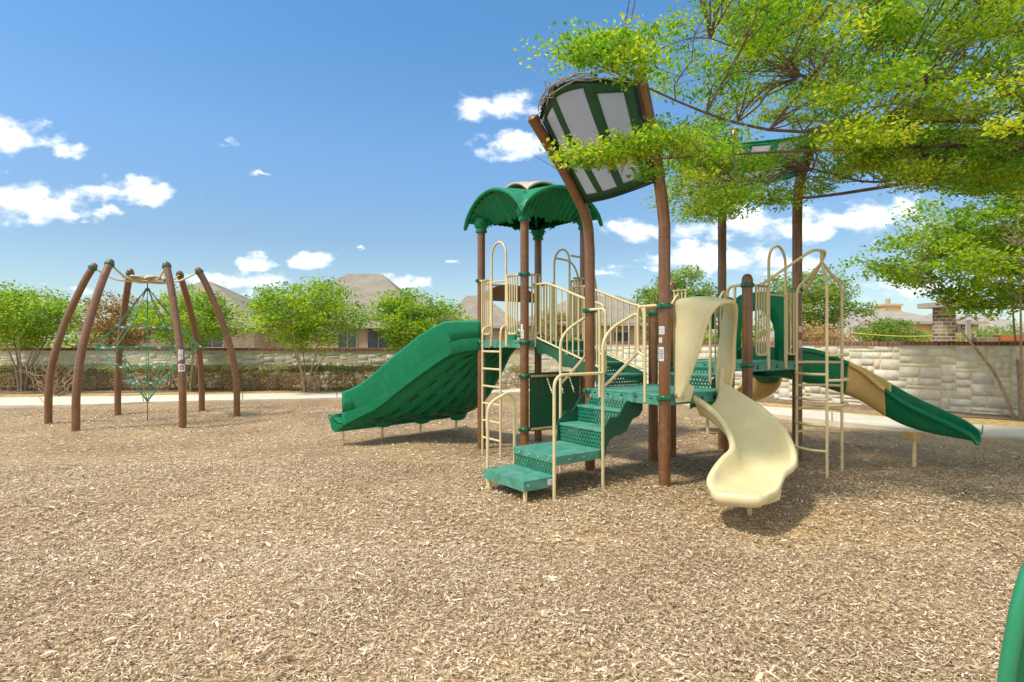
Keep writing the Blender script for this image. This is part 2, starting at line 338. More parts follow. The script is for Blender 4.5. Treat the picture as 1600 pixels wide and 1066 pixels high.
# ------------------------------------------------------------------ SETTING: ground, path
def rough(X, Y):
    return .035*math.sin(X*.9+Y*.5)*math.sin(Y*.8-X*.3) - .05*math.exp(-((X-2.2)**2+(Y-4.9)**2)/.3) - .04*math.exp(-((X+2.7)**2/2+(Y-9.8)**2)/.4) + .018*math.sin(X*2.3+Y*1.1)*math.sin(Y*1.9-X*.7) + .012*math.sin(X*5.1+1)*math.sin(Y*4.3)
def mulch_z(X, Y): return ground_z(X, Y) + (rough(X, Y) if Y < 20 else 0)
def make_ground():
    m, nt, N, L, b = new_mat("mulch_ground"); b.inputs['Roughness'].default_value = .95
    tc = N.new('ShaderNodeTexCoord')
    v = N.new('ShaderNodeTexVoronoi'); v.inputs['Scale'].default_value = 45; v.inputs['Randomness'].default_value = 1
    mp = N.new('ShaderNodeMapping'); mp.inputs['Scale'].default_value = (1, 1.9, 1)
    wn = N.new('ShaderNodeTexNoise'); wn.inputs['Scale'].default_value = 6; L.new(tc.outputs['Object'], wn.inputs['Vector'])
    va = N.new('ShaderNodeVectorMath'); va.operation = 'MULTIPLY_ADD'; va.inputs[1].default_value = (.35, .35, .35)
    L.new(wn.outputs['Color'], va.inputs[0]); L.new(tc.outputs['Object'], va.inputs[2]); L.new(va.outputs[0], mp.inputs[0]); L.new(mp.outputs[0], v.inputs['Vector'])
    sp = N.new('ShaderNodeSeparateColor'); L.new(v.outputs['Color'], sp.inputs[0])
    cr = N.new('ShaderNodeValToRGB'); L.new(sp.outputs[0], cr.inputs[0])
    e = cr.color_ramp.elements; e[0].color = (.20, .115, .05, 1); e[1].color = (.62, .46, .25, 1); e[1].position = 1
    q = e.new(.35); q.color = (.36, .225, .10, 1); q = e.new(.7); q.color = (.50, .35, .18, 1)
    n2 = N.new('ShaderNodeTexNoise'); n2.inputs['Scale'].default_value = .6; n2.inputs['Detail'].default_value = 6; L.new(tc.outputs['Object'], n2.inputs['Vector'])
    c2 = N.new('ShaderNodeValToRGB'); c2.color_ramp.elements[0].color = (.75, .72, .7, 1); c2.color_ramp.elements[1].color = (1.2, 1.18, 1.15, 1)
    c2.color_ramp.elements[0].position = .3; c2.color_ramp.elements[1].position = .7
    L.new(n2.outputs[0], c2.inputs[0])
    mx = N.new('ShaderNodeMix'); mx.data_type = 'RGBA'; mx.blend_type = 'MULTIPLY'; mx.inputs[0].default_value = 1
    L.new(cr.outputs[0], mx.inputs[6]); L.new(c2.outputs[0], mx.inputs[7]); L.new(mx.outputs[2], b.inputs['Base Color'])
    bp = N.new('ShaderNodeBump'); bp.inputs['Strength'].default_value = 1; bp.inputs['Distance'].default_value = .02
    L.new(sp.outputs[1], bp.inputs['Height']); L.new(bp.outputs[0], b.inputs['Normal'])
    mb = MB()
    xs = list(np.arange(-30, 24.01, .3)); ys = list(np.arange(-3, 24.01, .3))
    xs = [-400, -120, -60] + xs + [60, 120, 400]; ys = [-60, -20] + ys + [40, 80, 200, 600]
    rows = [[(x, y, ground_z(x, y) + (rough(x, y) if 0 < y < 22 else 0) - .012) for x in xs] for y in ys]
    mb.grid(rows); o = mb.build('ground', m); tag(o, kind='structure')
    # loose wood chips, too many to count
    n_all = []
    def scatter(n, y0, y1, lmin, lmax):
        Y = np.sqrt(rng.uniform(y0*y0, y1*y1, n)); X = rng.uniform(-1, 1, n)*(Y*.92+.5)
        L_ = rng.uniform(lmin, lmax, n)**1.0; W = L_*rng.uniform(.10, .34, n)
        n_all.append((X, Y, L_, W))
    scatter(150000, 2.3, 4.6, .007, .032); scatter(110000, 4.6, 8.0, .013, .042); scatter(60000, 8.0, 16.5, .02, .06); scatter(5200, 2.3, 6.5, .035, .075)
    X, Y, Ln, W = [np.concatenate([a[i] for a in n_all]) for i in range(4)]
    keep = np.ones(len(X), bool)
    for (a, b2) in zip(CURB_IN[:-1], CURB_IN[1:]):      # inside the kerb only
        keep &= ((b2[0]-a[0])*(Y-a[1]) - (b2[1]-a[1])*(X-a[0])) < 0
    X, Y, Ln, W = X[keep], Y[keep], Ln[keep], W[keep]; n = len(X)
    a = rng.uniform(0, 2*np.pi, n); tilt = rng.normal(0, .20, n); roll = rng.normal(0, .28, n)
    d = np.stack([np.cos(a)*np.cos(tilt), np.sin(a)*np.cos(tilt), np.sin(tilt)], 1)
    sd = np.stack([-np.sin(a)*np.cos(roll), np.cos(a)*np.cos(roll), np.sin(roll)], 1)
    gz = np.array([mulch_z(x, y) for x, y in zip(X, Y)])
    c = np.stack([X, Y, gz + rng.uniform(-.004, .012, n)], 1)
    tw = rng.uniform(.3, 1, (n, 1))
    bow = np.stack([np.zeros(n), np.zeros(n), Ln*rng.uniform(-.05, .15, n)], 1)
    hl = (Ln/2)[:, None]; hw = (W/2)[:, None]
    V = np.stack([c-d*hl-sd*hw*tw, c-d*hl+sd*hw*tw, c+bow-sd*hw, c+bow+sd*hw, c+d*hl-sd*hw*tw*.7, c+d*hl+sd*hw*tw*.7], 1).reshape(-1, 3)
    base = np.arange(n)*6
    F = np.stack([base, base+1, base+3, base+2, base+2, base+3, base+5, base+4], 1).reshape(-1, 4)
    pat = np.sin(X*.9+1.3*np.sin(Y*.7))*np.sin(Y*1.1+X*.4)+.5*np.sin(X*2.7+Y*1.9)*np.sin(Y*3.3-X)
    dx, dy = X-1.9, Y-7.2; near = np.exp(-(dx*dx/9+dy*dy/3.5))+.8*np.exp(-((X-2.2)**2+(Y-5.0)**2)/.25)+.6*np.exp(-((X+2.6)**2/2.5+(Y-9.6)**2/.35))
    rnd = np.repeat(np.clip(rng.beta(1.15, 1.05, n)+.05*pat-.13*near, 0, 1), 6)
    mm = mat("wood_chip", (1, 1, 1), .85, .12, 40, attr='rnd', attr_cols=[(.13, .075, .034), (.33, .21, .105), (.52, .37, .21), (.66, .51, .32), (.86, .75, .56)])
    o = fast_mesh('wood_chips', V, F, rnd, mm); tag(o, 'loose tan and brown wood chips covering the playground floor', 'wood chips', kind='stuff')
def fast_mesh(name, V, F, rnd, m, parent=None):
    me = bpy.data.meshes.new(name); nv = len(V); nf = len(F)
    me.vertices.add(nv); me.vertices.foreach_set('co', np.ascontiguousarray(V, dtype=np.float32).ravel())
    me.loops.add(nf*4); me.loops.foreach_set('vertex_index', F.astype(np.int32).ravel())
    me.polygons.add(nf); me.polygons.foreach_set('loop_start', np.arange(0, nf*4, 4, dtype=np.int32))
    try: me.polygons.foreach_set('loop_total', np.full(nf, 4, dtype=np.int32))
    except Exception: pass
    me.update(calc_edges=True); me.validate()
    at = me.attributes.new('rnd', 'FLOAT', 'POINT'); at.data.foreach_set('value', rnd.astype(np.float32))
    me.materials.append(m); o = bpy.data.objects.new(name, me); C.objects.link(o)
    if parent: o.parent = parent
    return o
# kerb path line (inner edge, outer edge) on the ground plan, left to right
def gp(x, y, z=-.1): Y = (EYE-z)*FPX/(y-Y0); return ((x-800)/FPX*Y, Y)
CURB_IN = [(-30, 14.1), gp(0, 636.5), gp(250, 630), gp(500, 624.5), gp(690, 618.5), (2.1, 19.3), gp(1070, 634, 0), gp(1240, 654, 0), gp(1400, 672, 0), gp(1600, 688, 0), (15.5, 5.2)]
CURB_OUT = [(-30, 15.6), gp(0, 623.5), gp(250, 620), gp(500, 615.5), gp(690, 611), (3.4, 20.7), gp(1070, 626.5, 0), gp(1240, 641.5, 0), gp(1400, 656, 0), gp(1600, 672, 0), (16.9, 5.9)]
make_ground()
def make_path():
    mb = MB(); rows = []
    a = catmull([(*p, 0) for p in CURB_IN], 8); b = catmull([(*p, 0) for p in CURB_OUT], 8)
    r0, r1, r2, r3 = [], [], [], []
    for p, q in zip(a, b):
        z = ground_z(p[0], p[1]) + .045; z2 = ground_z(q[0], q[1]) + .045
        r0.append((p[0], p[1], z-.25)); r1.append((p[0], p[1], z)); r2.append((q[0], q[1], z2)); r3.append((q[0], q[1], z2-.25))
    mb.grid([r0, r1, r2, r3]); o = mb.build('path', CONC, smooth=False); tag(o, kind='structure')
    jm = MB(); L = 0; last = None      # tooled joints
    for p, q in zip(a, b):
        if last is not None: L += math.hypot(p[0]-last[0], p[1]-last[1])
        last = p
        if L > 2.2:
            L = 0; P = Vector((p[0], p[1], ground_z(p[0], p[1])+.049)); Q = Vector((q[0], q[1], ground_z(q[0], q[1])+.049)); t = (Q-P).normalized().cross(Vector((0, 0, 1)))*.012
            jm.add([P-t, P+t, Q+t, Q-t], [(0, 1, 2, 3)])
    o = jm.build('path_joints', mat('joint_dark', (.22, .18, .13), .9), smooth=False); tag(o, kind='structure')
    # dry grass strip and mulch bed behind the path
    def strip(A, B, name, m, dz):
        mb = MB(); mb.grid([[(p[0], p[1], ground_z(p[0], p[1])+dz) for p in A], [(p[0], p[1], ground_z(p[0], p[1])+dz) for p in B]])
        tag(mb.build(name, m), kind='structure')
    grass = mat("dry_grass", (.46, .29, .09), .95, .35, 8, .6, 50, col2=(.60, .42, .17), detail=8)
    bed = mat("bed_mulch", (.17, .10, .055), .95, .4, 7, .8, 40, col2=(.32, .21, .12), detail=8)
    strip([(q[0]-.02, q[1]-.05) for q in b], [(q[0]*1.02+.1, q[1]+1.6) for q in b], 'grass_strip', grass, .01)
    strip([(q[0]*1.02+.1, q[1]+1.55) for q in b], [(q[0]*1.1+.1, q[1]+5.5) for q in b], 'planting_bed', bed, .022)
make_path()

# ------------------------------------------------------------------ stone walls (ashlar blocks as real stones)
STONE = mat("limestone", (1, 1, 1), .92, .16, 7, .55, 38, attr='rnd', attr_cols=[(.56, .50, .37), (.64, .58, .43), (.69, .64, .51), (.55, .52, .44), (.66, .56, .40)], detail=8)
MORTAR = mat("mortar", (.60, .51, .31), .95, .12, 8, .3, 60)
CAPB = mat("cap_brick", (1, 1, 1), .85, .1, 20, .2, 60, attr='rnd', attr_cols=[(.10, .035, .02), (.17, .06, .035), (.22, .09, .05)])
def stone_wall(name, p, q, z0, z1, label, cell=.125, ch=.085, cap=True, cat='wall', relief=1.0):
    p = Vector((*p, 0)); q = Vector((*q, 0)); Ln = (q-p).length; root = empty(name, (p.x, p.y, 0), math.atan2(q.y-p.y, q.x-p.x))
    tag(root, label, cat)
    nx = int(Ln/cell); nz = max(3, int((z1-z0)/ch)); cz = (z1-z0)/nz; cx = Ln/nx
    occ = np.zeros((nx, nz), bool); V = []; F = []; rn = []
    rr = random.Random(len(label)*7)
    for j in range(nz):
        for i in range(nx):
            if occ[i, j]: continue
            w = rr.choice([1, 2, 2, 3, 3, 4, 4]); h = rr.choice([1, 2, 2, 2, 3, 3])
            if h == 1: w += 1
            while w > 1 and (i+w > nx or occ[i:i+w, j].any()): w -= 1
            while h > 1 and (j+h > nz or occ[i:i+w, j:j+h].any()): h -= 1
            occ[i:i+w, j:j+h] = True
            g = .009; x0, x1 = i*cx+g, (i+w)*cx-g; a0, a1 = z0+j*cz+g, z0+(j+h)*cz-g
            k = .011; t = (.013+rr.random()*.014)*relief; jit = lambda s=.008: rr.uniform(-s, s)
            o = len(V)
            V += [(x0+jit(), 0, a0+jit()), (x1+jit(), 0, a0+jit()), (x1+jit(), 0, a1+jit()), (x0+jit(), 0, a1+jit()),
                  (x0+k+jit(), -t+jit(.006), a0+k+jit()), (x1-k+jit(), -t+jit(.006), a0+k+jit()), (x1-k+jit(), -t+jit(.006), a1-k+jit()), (x0+k+jit(), -t+jit(.006), a1-k+jit())]
            F += [(o+4, o+5, o+6, o+7), (o, o+1, o+5, o+4), (o+1, o+2, o+6, o+5), (o+2, o+3, o+7, o+6), (o+3, o, o+4, o+7)]
            rn += [rr.random()]*8
    fast_mesh('stonework', np.array(V), np.array(F), np.array(rn), STONE, root)
    MB().bx(-.05, Ln+.05, -.009, .30, z0-.3, z1).build('wall_core', MORTAR, root, smooth=False)
    if cap:
        V = []; F = []; rn = []; w = .092; n = int(Ln/w)
        for i in range(n):
            x0 = i*Ln/n+.006; x1 = (i+1)*Ln/n-.006; o = len(V); dy = rr.uniform(-.004, .004)
            for x in (x0, x1):
                for y in (-.055+dy, .34):
                    for z in (z1+.004, z1+.088): V.append((x, y, z))
            F += [(o, o+1, o+3, o+2), (o+4, o+6, o+7, o+5), (o, o+4, o+5, o+1), (o+2, o+3, o+7, o+6), (o+1, o+5, o+7, o+3)]; rn += [rr.random()]*8
        fast_mesh('brick_coping', np.array(V), np.array(F), np.array(rn), CAPB, root)
        MB().bx(-.04, Ln+.04, -.045, .33, z1, z1+.078).build('coping_mortar', MORTAR, root, smooth=False)
    return root
WR0 = (13.6, 8.98); WR1 = (3.2, 20.6)      # right wall, near to far
stone_wall('stone_wall', (2.6, 21.3), WR0, -.10, 1.50, 'pale limestone wall with dark red brick coping along the right side', .135, .082)
stone_wall('stone_wall', (-26, 20.4), (2.6, 22.4), -.25, 1.26, 'long weathered limestone wall running behind the clipped hedge', .13, .075, relief=.55)

# ------------------------------------------------------------------ vegetation
def leaves(name, cen, rad, per, size, m, parent, flat=.45, up=.6, var=.5, cbias=None):
    cen = np.array(cen); n = len(cen)*per
    idx = np.repeat(np.arange(len(cen)), per); rr = np.array(rad)[idx] if hasattr(rad, '__len__') else np.full(n, rad)
    d = rng.normal(0, 1, (n, 3)); d /= np.linalg.norm(d, axis=1)[:, None]; q = rng.uniform(0, 1, n)**.5
    off = d*(q*rr)[:, None]; off[:, 2] *= flat
    c = cen[idx]+off
    nr = rng.normal(0, 1, (n, 3)); nr[:, 2] = np.abs(nr[:, 2])+up; nr /= np.linalg.norm(nr, axis=1)[:, None]
    t = rng.normal(0, 1, (n, 3)); t -= nr*(t*nr).sum(1)[:, None]; t /= np.linalg.norm(t, axis=1)[:, None]; b = np.cross(nr, t)
    s = (size*rng.uniform(.6, 1.3, n))[:, None]
    V = np.stack([c-t*s, c+b*s*.55-nr*s*.1, c+t*s, c-b*s*.55-nr*s*.1], 1).reshape(-1, 3)
    F = np.arange(n*4).reshape(-1, 4)
    cb = rng.uniform(0, 1, len(cen)) if cbias is None else cbias
    rnd = np.clip(cb[idx]*var+rng.uniform(0, 1, n)*(1-var), 0, 1)
    return fast_mesh(name, V, F, np.repeat(rnd, 4), m, parent)
def branch_path(a, b, sag=.0, wob=.08, n=5):
    a = np.array(a, float); b = np.array(b, float); L = np.linalg.norm(b-a); out = []
    for k in range(n+1):
        t = k/n; p = a*(1-t)+b*t; p[2] += sag*L*math.sin(math.pi*t)
        if 0 < k < n: p += rng.normal(0, wob*L/n, 3)
        out.append(p)
    return out
def myrtle(loc, h, rx, rz_lo, n_stem, label, leafm=LEAF_MY, size=.05, ncl=150, per=60, group=None, ry=None, name='crape_myrtle', cat='tree', barkm=BARK, clr=.34, flat=.5, ztop=None):
    """vase-shaped multi-stem small tree: h total height, crown from rz_lo up"""
    root = empty(name, loc); tag(root, label, cat, group)
    ry = ry or rx*.9; cz = (h+rz_lo)/2; hz = (h-rz_lo)/2; C_ = []
    while len(C_) < ncl:
        p = rng.uniform(-1, 1, 3); r = np.linalg.norm(p)
        if r > 1 or r < .25: continue
        if p[2] < -.3 and r > .9: continue
        lump = 1+.16*math.sin(5*math.atan2(p[1], p[0])+loc[0]*3)+.12*math.sin(7*p[2]+loc[0]+3*p[0])
        C_.append((p[0]*rx*lump*.92, p[1]*ry*lump*.92, cz+p[2]*hz*(.92+.1*math.sin(4*p[0]+loc[0]))))
    C_ = np.array(C_)
    leaves('crown', C_, [rx*clr*rng.uniform(.55, 1.0) for _ in C_], per, size, leafm, root, flat=flat)
    tr = MB(); stems = []
    for k in range(n_stem):
        a = 2*math.pi*k/n_stem+rng.uniform(-.3, .3); rr = rx*rng.uniform(.15, .45)
        base = (math.cos(a)*.06, math.sin(a)*.06, -.12); mid = (math.cos(a)*rr*.4, math.sin(a)*rr*.4, rz_lo*.55); top = (math.cos(a)*rr, math.sin(a)*rr, rz_lo*1.15)
        pts = catmull([base, mid, top, (top[0]*1.5, top[1]*1.5, cz)], 4); r0 = .030+.012*rng.random()
        tr.tube(pts, [r0*(1-.75*i/len(pts)) for i in range(len(pts))], 6); stems.append(pts)
    for c in C_[::2]:
        s = stems[int(rng.integers(len(stems)))]; st_ = s[int(rng.integers(len(s)//2, len(s)))]
        best = min((q for s2 in stems for q in s2[len(s2)//3:]), key=lambda q: np.linalg.norm(q-c)+(2 if q[2] > c[2] else 0))
        tr.tube(branch_path(best, c, .04, .3, 4), [.012, .010, .008, .006, .003], 4)
    tr.build('trunk', barkm, root); return root

# background crape myrtles in front of the left wall
def at_ground(x, y, z=-.1): X, Y = gp(x, y, z); return (X, Y, z)
myrtle((-16.5, 19.8, -.1), 3.6, 1.85, 1.35, 7, 'bright green crape myrtle behind the web climber, furthest left of all trees', size=.055, ncl=210, per=60, group='crape myrtles along the left wall')
myrtle((-10.9, 19.9, -.1), 3.5, 1.75, 1.3, 6, 'bright green crape myrtle seen through the right half of the web climber', size=.055, ncl=180, per=55, group='crape myrtles along the left wall')
myrtle((-6.75, 19.3, -.1), 3.8, 1.95, 1.2, 7, 'round crape myrtle with bare pale stems left of the wide green slide', size=.055, ncl=230, per=60, group='crape myrtles along the left wall')
myrtle((-3.2, 19.9, -.1), 3.45, 1.75, 1.15, 6, 'crape myrtle rising just behind the crest of the wide green slide', size=.055, ncl=190, per=60, group='crape myrtles along the left wall')
myrtle((-17.5, 26, -.1), 3.9, 1.9, 1.0, 4, 'bronze leaved tree beyond the wall behind the web climber', leafm=LEAF_BROWN, size=.07, ncl=120, per=55, name='bronze_tree', barkm=BARK_DK)
myrtle((2.1, 24.5, -.1), 3.0, 1.5, .7, 4, 'bronze shrub beyond the wall behind the twin post tower', leafm=LEAF_BROWN, size=.07, ncl=90, per=50, name='bronze_shrub', cat='shrub', barkm=BARK_DK)
myrtle((7.2, 25.5, -.1), 4.9, 1.85, 1.3, 5, 'green tree beyond the wall behind the spiral slide tower', leafm=LEAF_DULL, size=.075, ncl=200, per=60, name='background_tree', barkm=BARK_DK)
myrtle((12.0, 23.5, -.1), 4.9, 1.9, 1.2, 6, 'feathery green tree beyond the right wall behind the loop climber', leafm=LEAF_DULL, size=.06, ncl=230, per=60, name='background_tree', barkm=BARK_DK)
myrtle((9.3, 18.3, -.1), 2.35, 1.15, .9, 4, 'reddish twiggy shrub peeping over the right wall behind the loop climber', leafm=LEAF_DRY, size=.05, ncl=80, per=30, name='dry_shrub', cat='shrub')
myrtle((13.75, 21.5, -.1), 2.55, 1.3, .9, 4, 'rounded olive green bush above the right wall below the far chimney', leafm=LEAF_DULL, size=.05, ncl=130, per=60, name='round_bush', cat='shrub')
myrtle((18.5, 22.5, -.1), 2.35, 1.5, .9, 4, 'low yellow green bush above the wall right of the brick column', leafm=LEAF_DULL, size=.05, ncl=90, per=50, name='round_bush', cat='shrub')
myrtle((10.35, 11.95, -.03), 5.0, 2.6, 1.8, 5, 'tall crape myrtle standing against the near end of the right wall', leafm=LEAF_MY, size=.048, ncl=420, per=85, name='crape_myrtle', clr=.22, flat=.35)

# clipped hedge in front of the left wall
def hedge(x0, x1, yc, label, top=.95, w=1.1, n=None):
    root = empty('hedge', ((x0+x1)/2, yc, -.1)); tag(root, label, 'hedge'); h = (x1-x0)/2
    n = n or int((x1-x0)*62)
    cen = np.stack([rng.uniform(-h, h, n), rng.uniform(-w/2, w/2, n), top-.14-np.abs(rng.normal(0, .07, n))], 1)
    leaves('top_foliage', cen, .17, 40, .036, LEAF_HEDGE, root, flat=.55)
    n2 = int((x1-x0)*30)
    cen = np.stack([rng.uniform(-h, h, n2), rng.uniform(-w/2, w*.1, n2), rng.uniform(.05, top-.15, n2)**1.0], 1)
    leaves('lower_foliage', cen, .19, 26, .034, LEAF_DRY, root, flat=1)
    t = MB()
    for _ in range(int((x1-x0)*7)):
        x = rng.uniform(-h, h); y = rng.uniform(-w*.35, w*.3)
        for k in range(3): t.tube(branch_path((x, y, -.05), (x+rng.normal(0, .3), y+rng.normal(0, .2), top-.2), 0, .35, 4), [.014, .012, .010, .008, .004], 4)
    t.build('stems', BARK, root)
hedge(-19.5, -.6, 20.35, 'long clipped hedge with brown woody base along the left wall')
hedge(-.1, .55, 20.8, 'short brown hedge end seen between the tower posts', top=.92, w=.9)
# fallen leaning bare stems at far left
def bare_shrub(loc, n, h, label):
    root = empty('bare_shrub', loc); tag(root, label, 'shrub'); t = MB()
    for k in range(n):
        a = rng.uniform(-1.2, 1.2); L = h*rng.uniform(.5, 1)
        p = [(rng.normal(0, .08), rng.normal(0, .08), -.05)]; q = (math.sin(a)*L, rng.normal(0, .3), L*math.cos(a)*.9+.1)
        pts = branch_path(p[0], q, .05, .35, 6); t.tube(pts, [.028*(1-i/8) for i in range(7)], 5)
        for j in (2, 3, 4, 5):
            b = np.array(pts[j]); t.tube(branch_path(b, b+np.array([rng.normal(0, .25), rng.normal(0, .12), rng.uniform(.1, .35)]), 0, .3, 3), [.012, .009, .006, .003], 4)
    t.build('branches', BARK, root)
bare_shrub((-14.2, 18.3, -.1), 14, 1.25, 'bare pale branches leaning low at the far left beside the hedge')
bare_shrub((-6.1, 19.0, -.1), 5, .8, 'small bare twigs in front of the hedge right of the round crape myrtle')

# overhanging tree, trunk just outside the right of the frame
def inpoly(x, y, P):
    c = False; j = len(P)-1
    for i in range(len(P)):
        if (P[i][1] > y) != (P[j][1] > y) and x < (P[j][0]-P[i][0])*(y-P[i][1])/(P[j][1]-P[i][1])+P[i][0]: c = not c
        j = i
    return c
def big_tree():
    root = empty('shade_tree', (8.6, 7.8, 0)); tag(root, 'big shade tree whose leafy yellow green boughs hang over the right of the playground', 'tree')
    base = np.array([8.6, 7.8, 0.]); prof = [((950, -60), (930, 20), (885, 45), (862, 95), (905, 118), (960, 120), (1010, 150), (1040, 205), (1000, 250), (1010, 300), (1040, 345), (1130, 350), (1180, 325), (1230, 335), (1290, 300), (1370, 262), (1430, 300), (1560, 310), (2400, 330), (2400, -900), (950, -900))]
    P = prof[0]; cen = []
    crown_c = np.array([6.0, 7.9, 5.6])
    while len(cen) < 900:
        X = rng.uniform(.2, 9.2); Y = rng.uniform(4.6, 9.0); Z = rng.uniform(2.45, 7.2)
        if X < 1.9 and Y > 6.4: continue
        if abs((X-5.4)/5.4)**3+abs((Y-6.8)/2.4)**2.5+abs((Z-4.5)/2.7)**3 > 1: continue
        if math.sin(X*2.1+Y*1.3+.5)*math.sin(Z*3.1+X*.9)*math.sin(Y*2.7+Z) > .22: continue
        x = 800+FPX*X/Y; y = Y0-FPX*(Z-EYE)/Y
        if y > -120 and x < 1750 and not inpoly(x, y+8, P): continue
        if y < -120 and rng.random() < .45: continue
        if x < 1010 and y < -15: continue
        if 1050 < x < 1130 and 110 < y < 175 and rng.random() < .75: continue
        if 1130 < x < 1290 and 190 < y < 300 and rng.random() < .8: continue
        cen.append((X, Y, Z))
    for k in range(15):      # the bough lying across the first canopy
        t = k/14; cen.append(tuple(px(895+165*t+rng.normal(0, 6), 243-28*t+rng.normal(0, 7), 5.2+rng.uniform(-.15, .3))))
    for k in range(12):
        t = k/11; cen.append(tuple(px(885+110*t+rng.normal(0, 8), 60+50*rng.random(), 5.1+rng.uniform(-.2, .5))))
    while len(cen) < 1075:      # lower skirt of the crown
        x = rng.uniform(1090, 1640); y = rng.uniform(205, 335); q = px(x, y, rng.uniform(6.3, 8.6))
        if not inpoly(x, y+10, P) or (1135 < x < 1285 and 195 < y < 290 and rng.random() < .85): continue
        cen.append(tuple(q))
    cen = np.array(cen)-base
    leaves('crown', cen, [rng.uniform(.20, .42) for _ in cen], 240, .0235, LEAF_NEAR, root, flat=.33, up=.5, var=.45)
    tr = MB()
    trunk = catmull([(0, 0, -.2), (.05, 0, 1.2), (-.05, .05, 2.6), (-.1, 0, 3.7)], 5); tr.tube(trunk, [.17-.003*i for i in range(len(trunk))], 12)
    limbs = []
    for tgt in [(px(905, 90, 5.4)), (px(1000, 250, 5.7)), (px(1110, 60, 6.2)), (px(1100, 310, 6.6)), (px(1250, 120, 7)), (px(1270, 265, 7.2)), (px(1400, 40, 7.8)), (px(1450, 250, 8.2)), (px(1545, 20, 7.6)), (px(1330, -150, 6.8)), (7.5, 9.0, 5.6), (9.3, 8.6, 5.4), (9.6, 7.0, 5.0), (8.2, 7.6, 7.0)]:
        t = np.array(tgt)-base; s = np.array([-.1, 0, 3.6]); m1 = s*.6+t*.4+np.array([0, 0, .35])+rng.normal(0, .2, 3); 
        m0 = s*.82+t*.18+rng.normal(0, .12, 3)+np.array([0, 0, .25]); m2 = s*.28+t*.72+np.array([0, 0, .12])+rng.normal(0, .16, 3)
        pts = catmull([s, m0, m1, m2, t], 6); limbs.append(pts); n = len(pts)
        tr.tube(pts, [.055*(1-i/(n))**1.3+.006 for i in range(n)], 8)
    allp = [q for l in limbs for q in l[3:]]
    for c in cen:
        best = min(allp, key=lambda q: np.linalg.norm(q-c)+.5*max(0, np.linalg.norm(q)-np.linalg.norm(c)))
        ln_ = float(np.linalg.norm(best-c)); pts = branch_path(best, c, .07, min(.4, .16/max(ln_, .1)), 5); tr.tube(pts, [.009, .008, .006, .005, .004, .0025], 4)
        for _ in range(1):
            tr.tube(branch_path(pts[3], c+rng.normal(0, .17, 3)*np.array([1, 1, .5]), 0, .3, 3), [.006, .005, .004, .002], 3)
    tr.build('trunk', BARK_DK, root)
big_tree()

# ------------------------------------------------------------------ houses and things beyond the walls
def roof_hip(mb, x0, x1, y0, y1, z0, z1, rx0, rx1, eave=.35):
    ym = (y0+y1)/2; V = [(x0-eave, y0-eave, z0), (x1+eave, y0-eave, z0), (x1+eave, y1+eave, z0), (x0-eave, y1+eave, z0), (rx0, ym, z1), (rx1, ym, z1)]
    mb.add(V, [(0, 1, 5, 4), (2, 3, 4, 5), (3, 0, 4), (1, 2, 5), (0, 3, 2, 1)])
def window(root, x, z, w, h, y, m=TRIM):
    f = MB(); t = .07
    f.bx(x-w/2-t, x-w/2, y-.06, y+.02, z-h/2-t, z+h/2+t); f.bx(x+w/2, x+w/2+t, y-.06, y+.02, z-h/2-t, z+h/2+t)
    f.bx(x-w/2, x+w/2, y-.06, y+.02, z+h/2, z+h/2+t); f.bx(x-w/2, x+w/2, y-.06, y+.02, z-h/2-t, z-h/2); f.bx(x-.025, x+.025, y-.05, y+.01, z-h/2, z+h/2)
    o = f.build('window', m, root, smooth=False); g = MB().bx(x-w/2, x+w/2, y-.01, y+.02, z-h/2, z+h/2).build('pane', GLASS, o, smooth=False)
def house(x, Y, label, walls, roofs, wins=(), brick=BRICK, roofm=ROOF, extra=None):
    root = empty('house', (x, Y, -.1)); tag(root, label, 'house'); w = MB()
    for b in walls: w.bx(*b)
    w.build('wall', brick, root, smooth=False)
    for r in roofs:
        m = MB(); roof_hip(m, *r); ro = m.build('roof', roofm, root, smooth=False)
        f = MB(); x0, x1, y0, y1, z0 = r[:5]; f.bx(x0-.38, x1+.38, y0-.40, y0-.33, z0-.16, z0+.03); f.build('fascia', TRIM, ro, smooth=False)
    for a in wins: window(root, *a)
    if extra: extra(root)
    return root
def z_at(y, Y): return EYE-(y-Y0)*Y/FPX+.1
def x_at(x, Y): return (x-800)/FPX*Y
# house behind the web climber: gable peak at pixel (292,447)
Yh = 34.; X0 = x_at(262, Yh)
house(X0, Yh, 'brown roofed brick house behind the web climber and hedge', [(-3.6, 5.0, 0, 9, 0, 2.6)], [(-3.9, 5.2, 0, 9, 2.6, z_at(440, Yh+4.5), -.5, .2)], [(2.6, 1.9, 1.2, 1.1, 0)])
Yh = 36.
house(x_at(538, Yh), Yh, 'large tan roofed brick house behind the crape myrtles left of the tower', [(-5.2, 4.2, 0, 10, 0, 3.0)], [(-5.6, 4.8, 0, 10, 2.9, z_at(428, Yh+5), -1.2, 1.2), (1.2, 6.2, -1.5, 6, 2.6, z_at(462, Yh+2), 2.6, 4.6)], [(2.1, 1.9, 1.3, 1.3, 0), (.2, 1.9, 1.1, 1.2, 0)],
      extra=lambda r: [MB().tube([(a, 5, 4.6), (a, 5, 6.25)], .06, 8).build('vent_pipe', mat('pipe_dark', (.08, .08, .08), .6), r) for a in (.15, 1.1)])
Yh = 44.
house(x_at(735, Yh), Yh, 'distant low brown roof seen left of the tower posts', [(-1.6, 3.2, 0, 8, 0, 2.8)], [(-2.0, 3.6, 0, 8, 2.8, z_at(462, Yh+4), -.6, .8)])
Yh = 33.
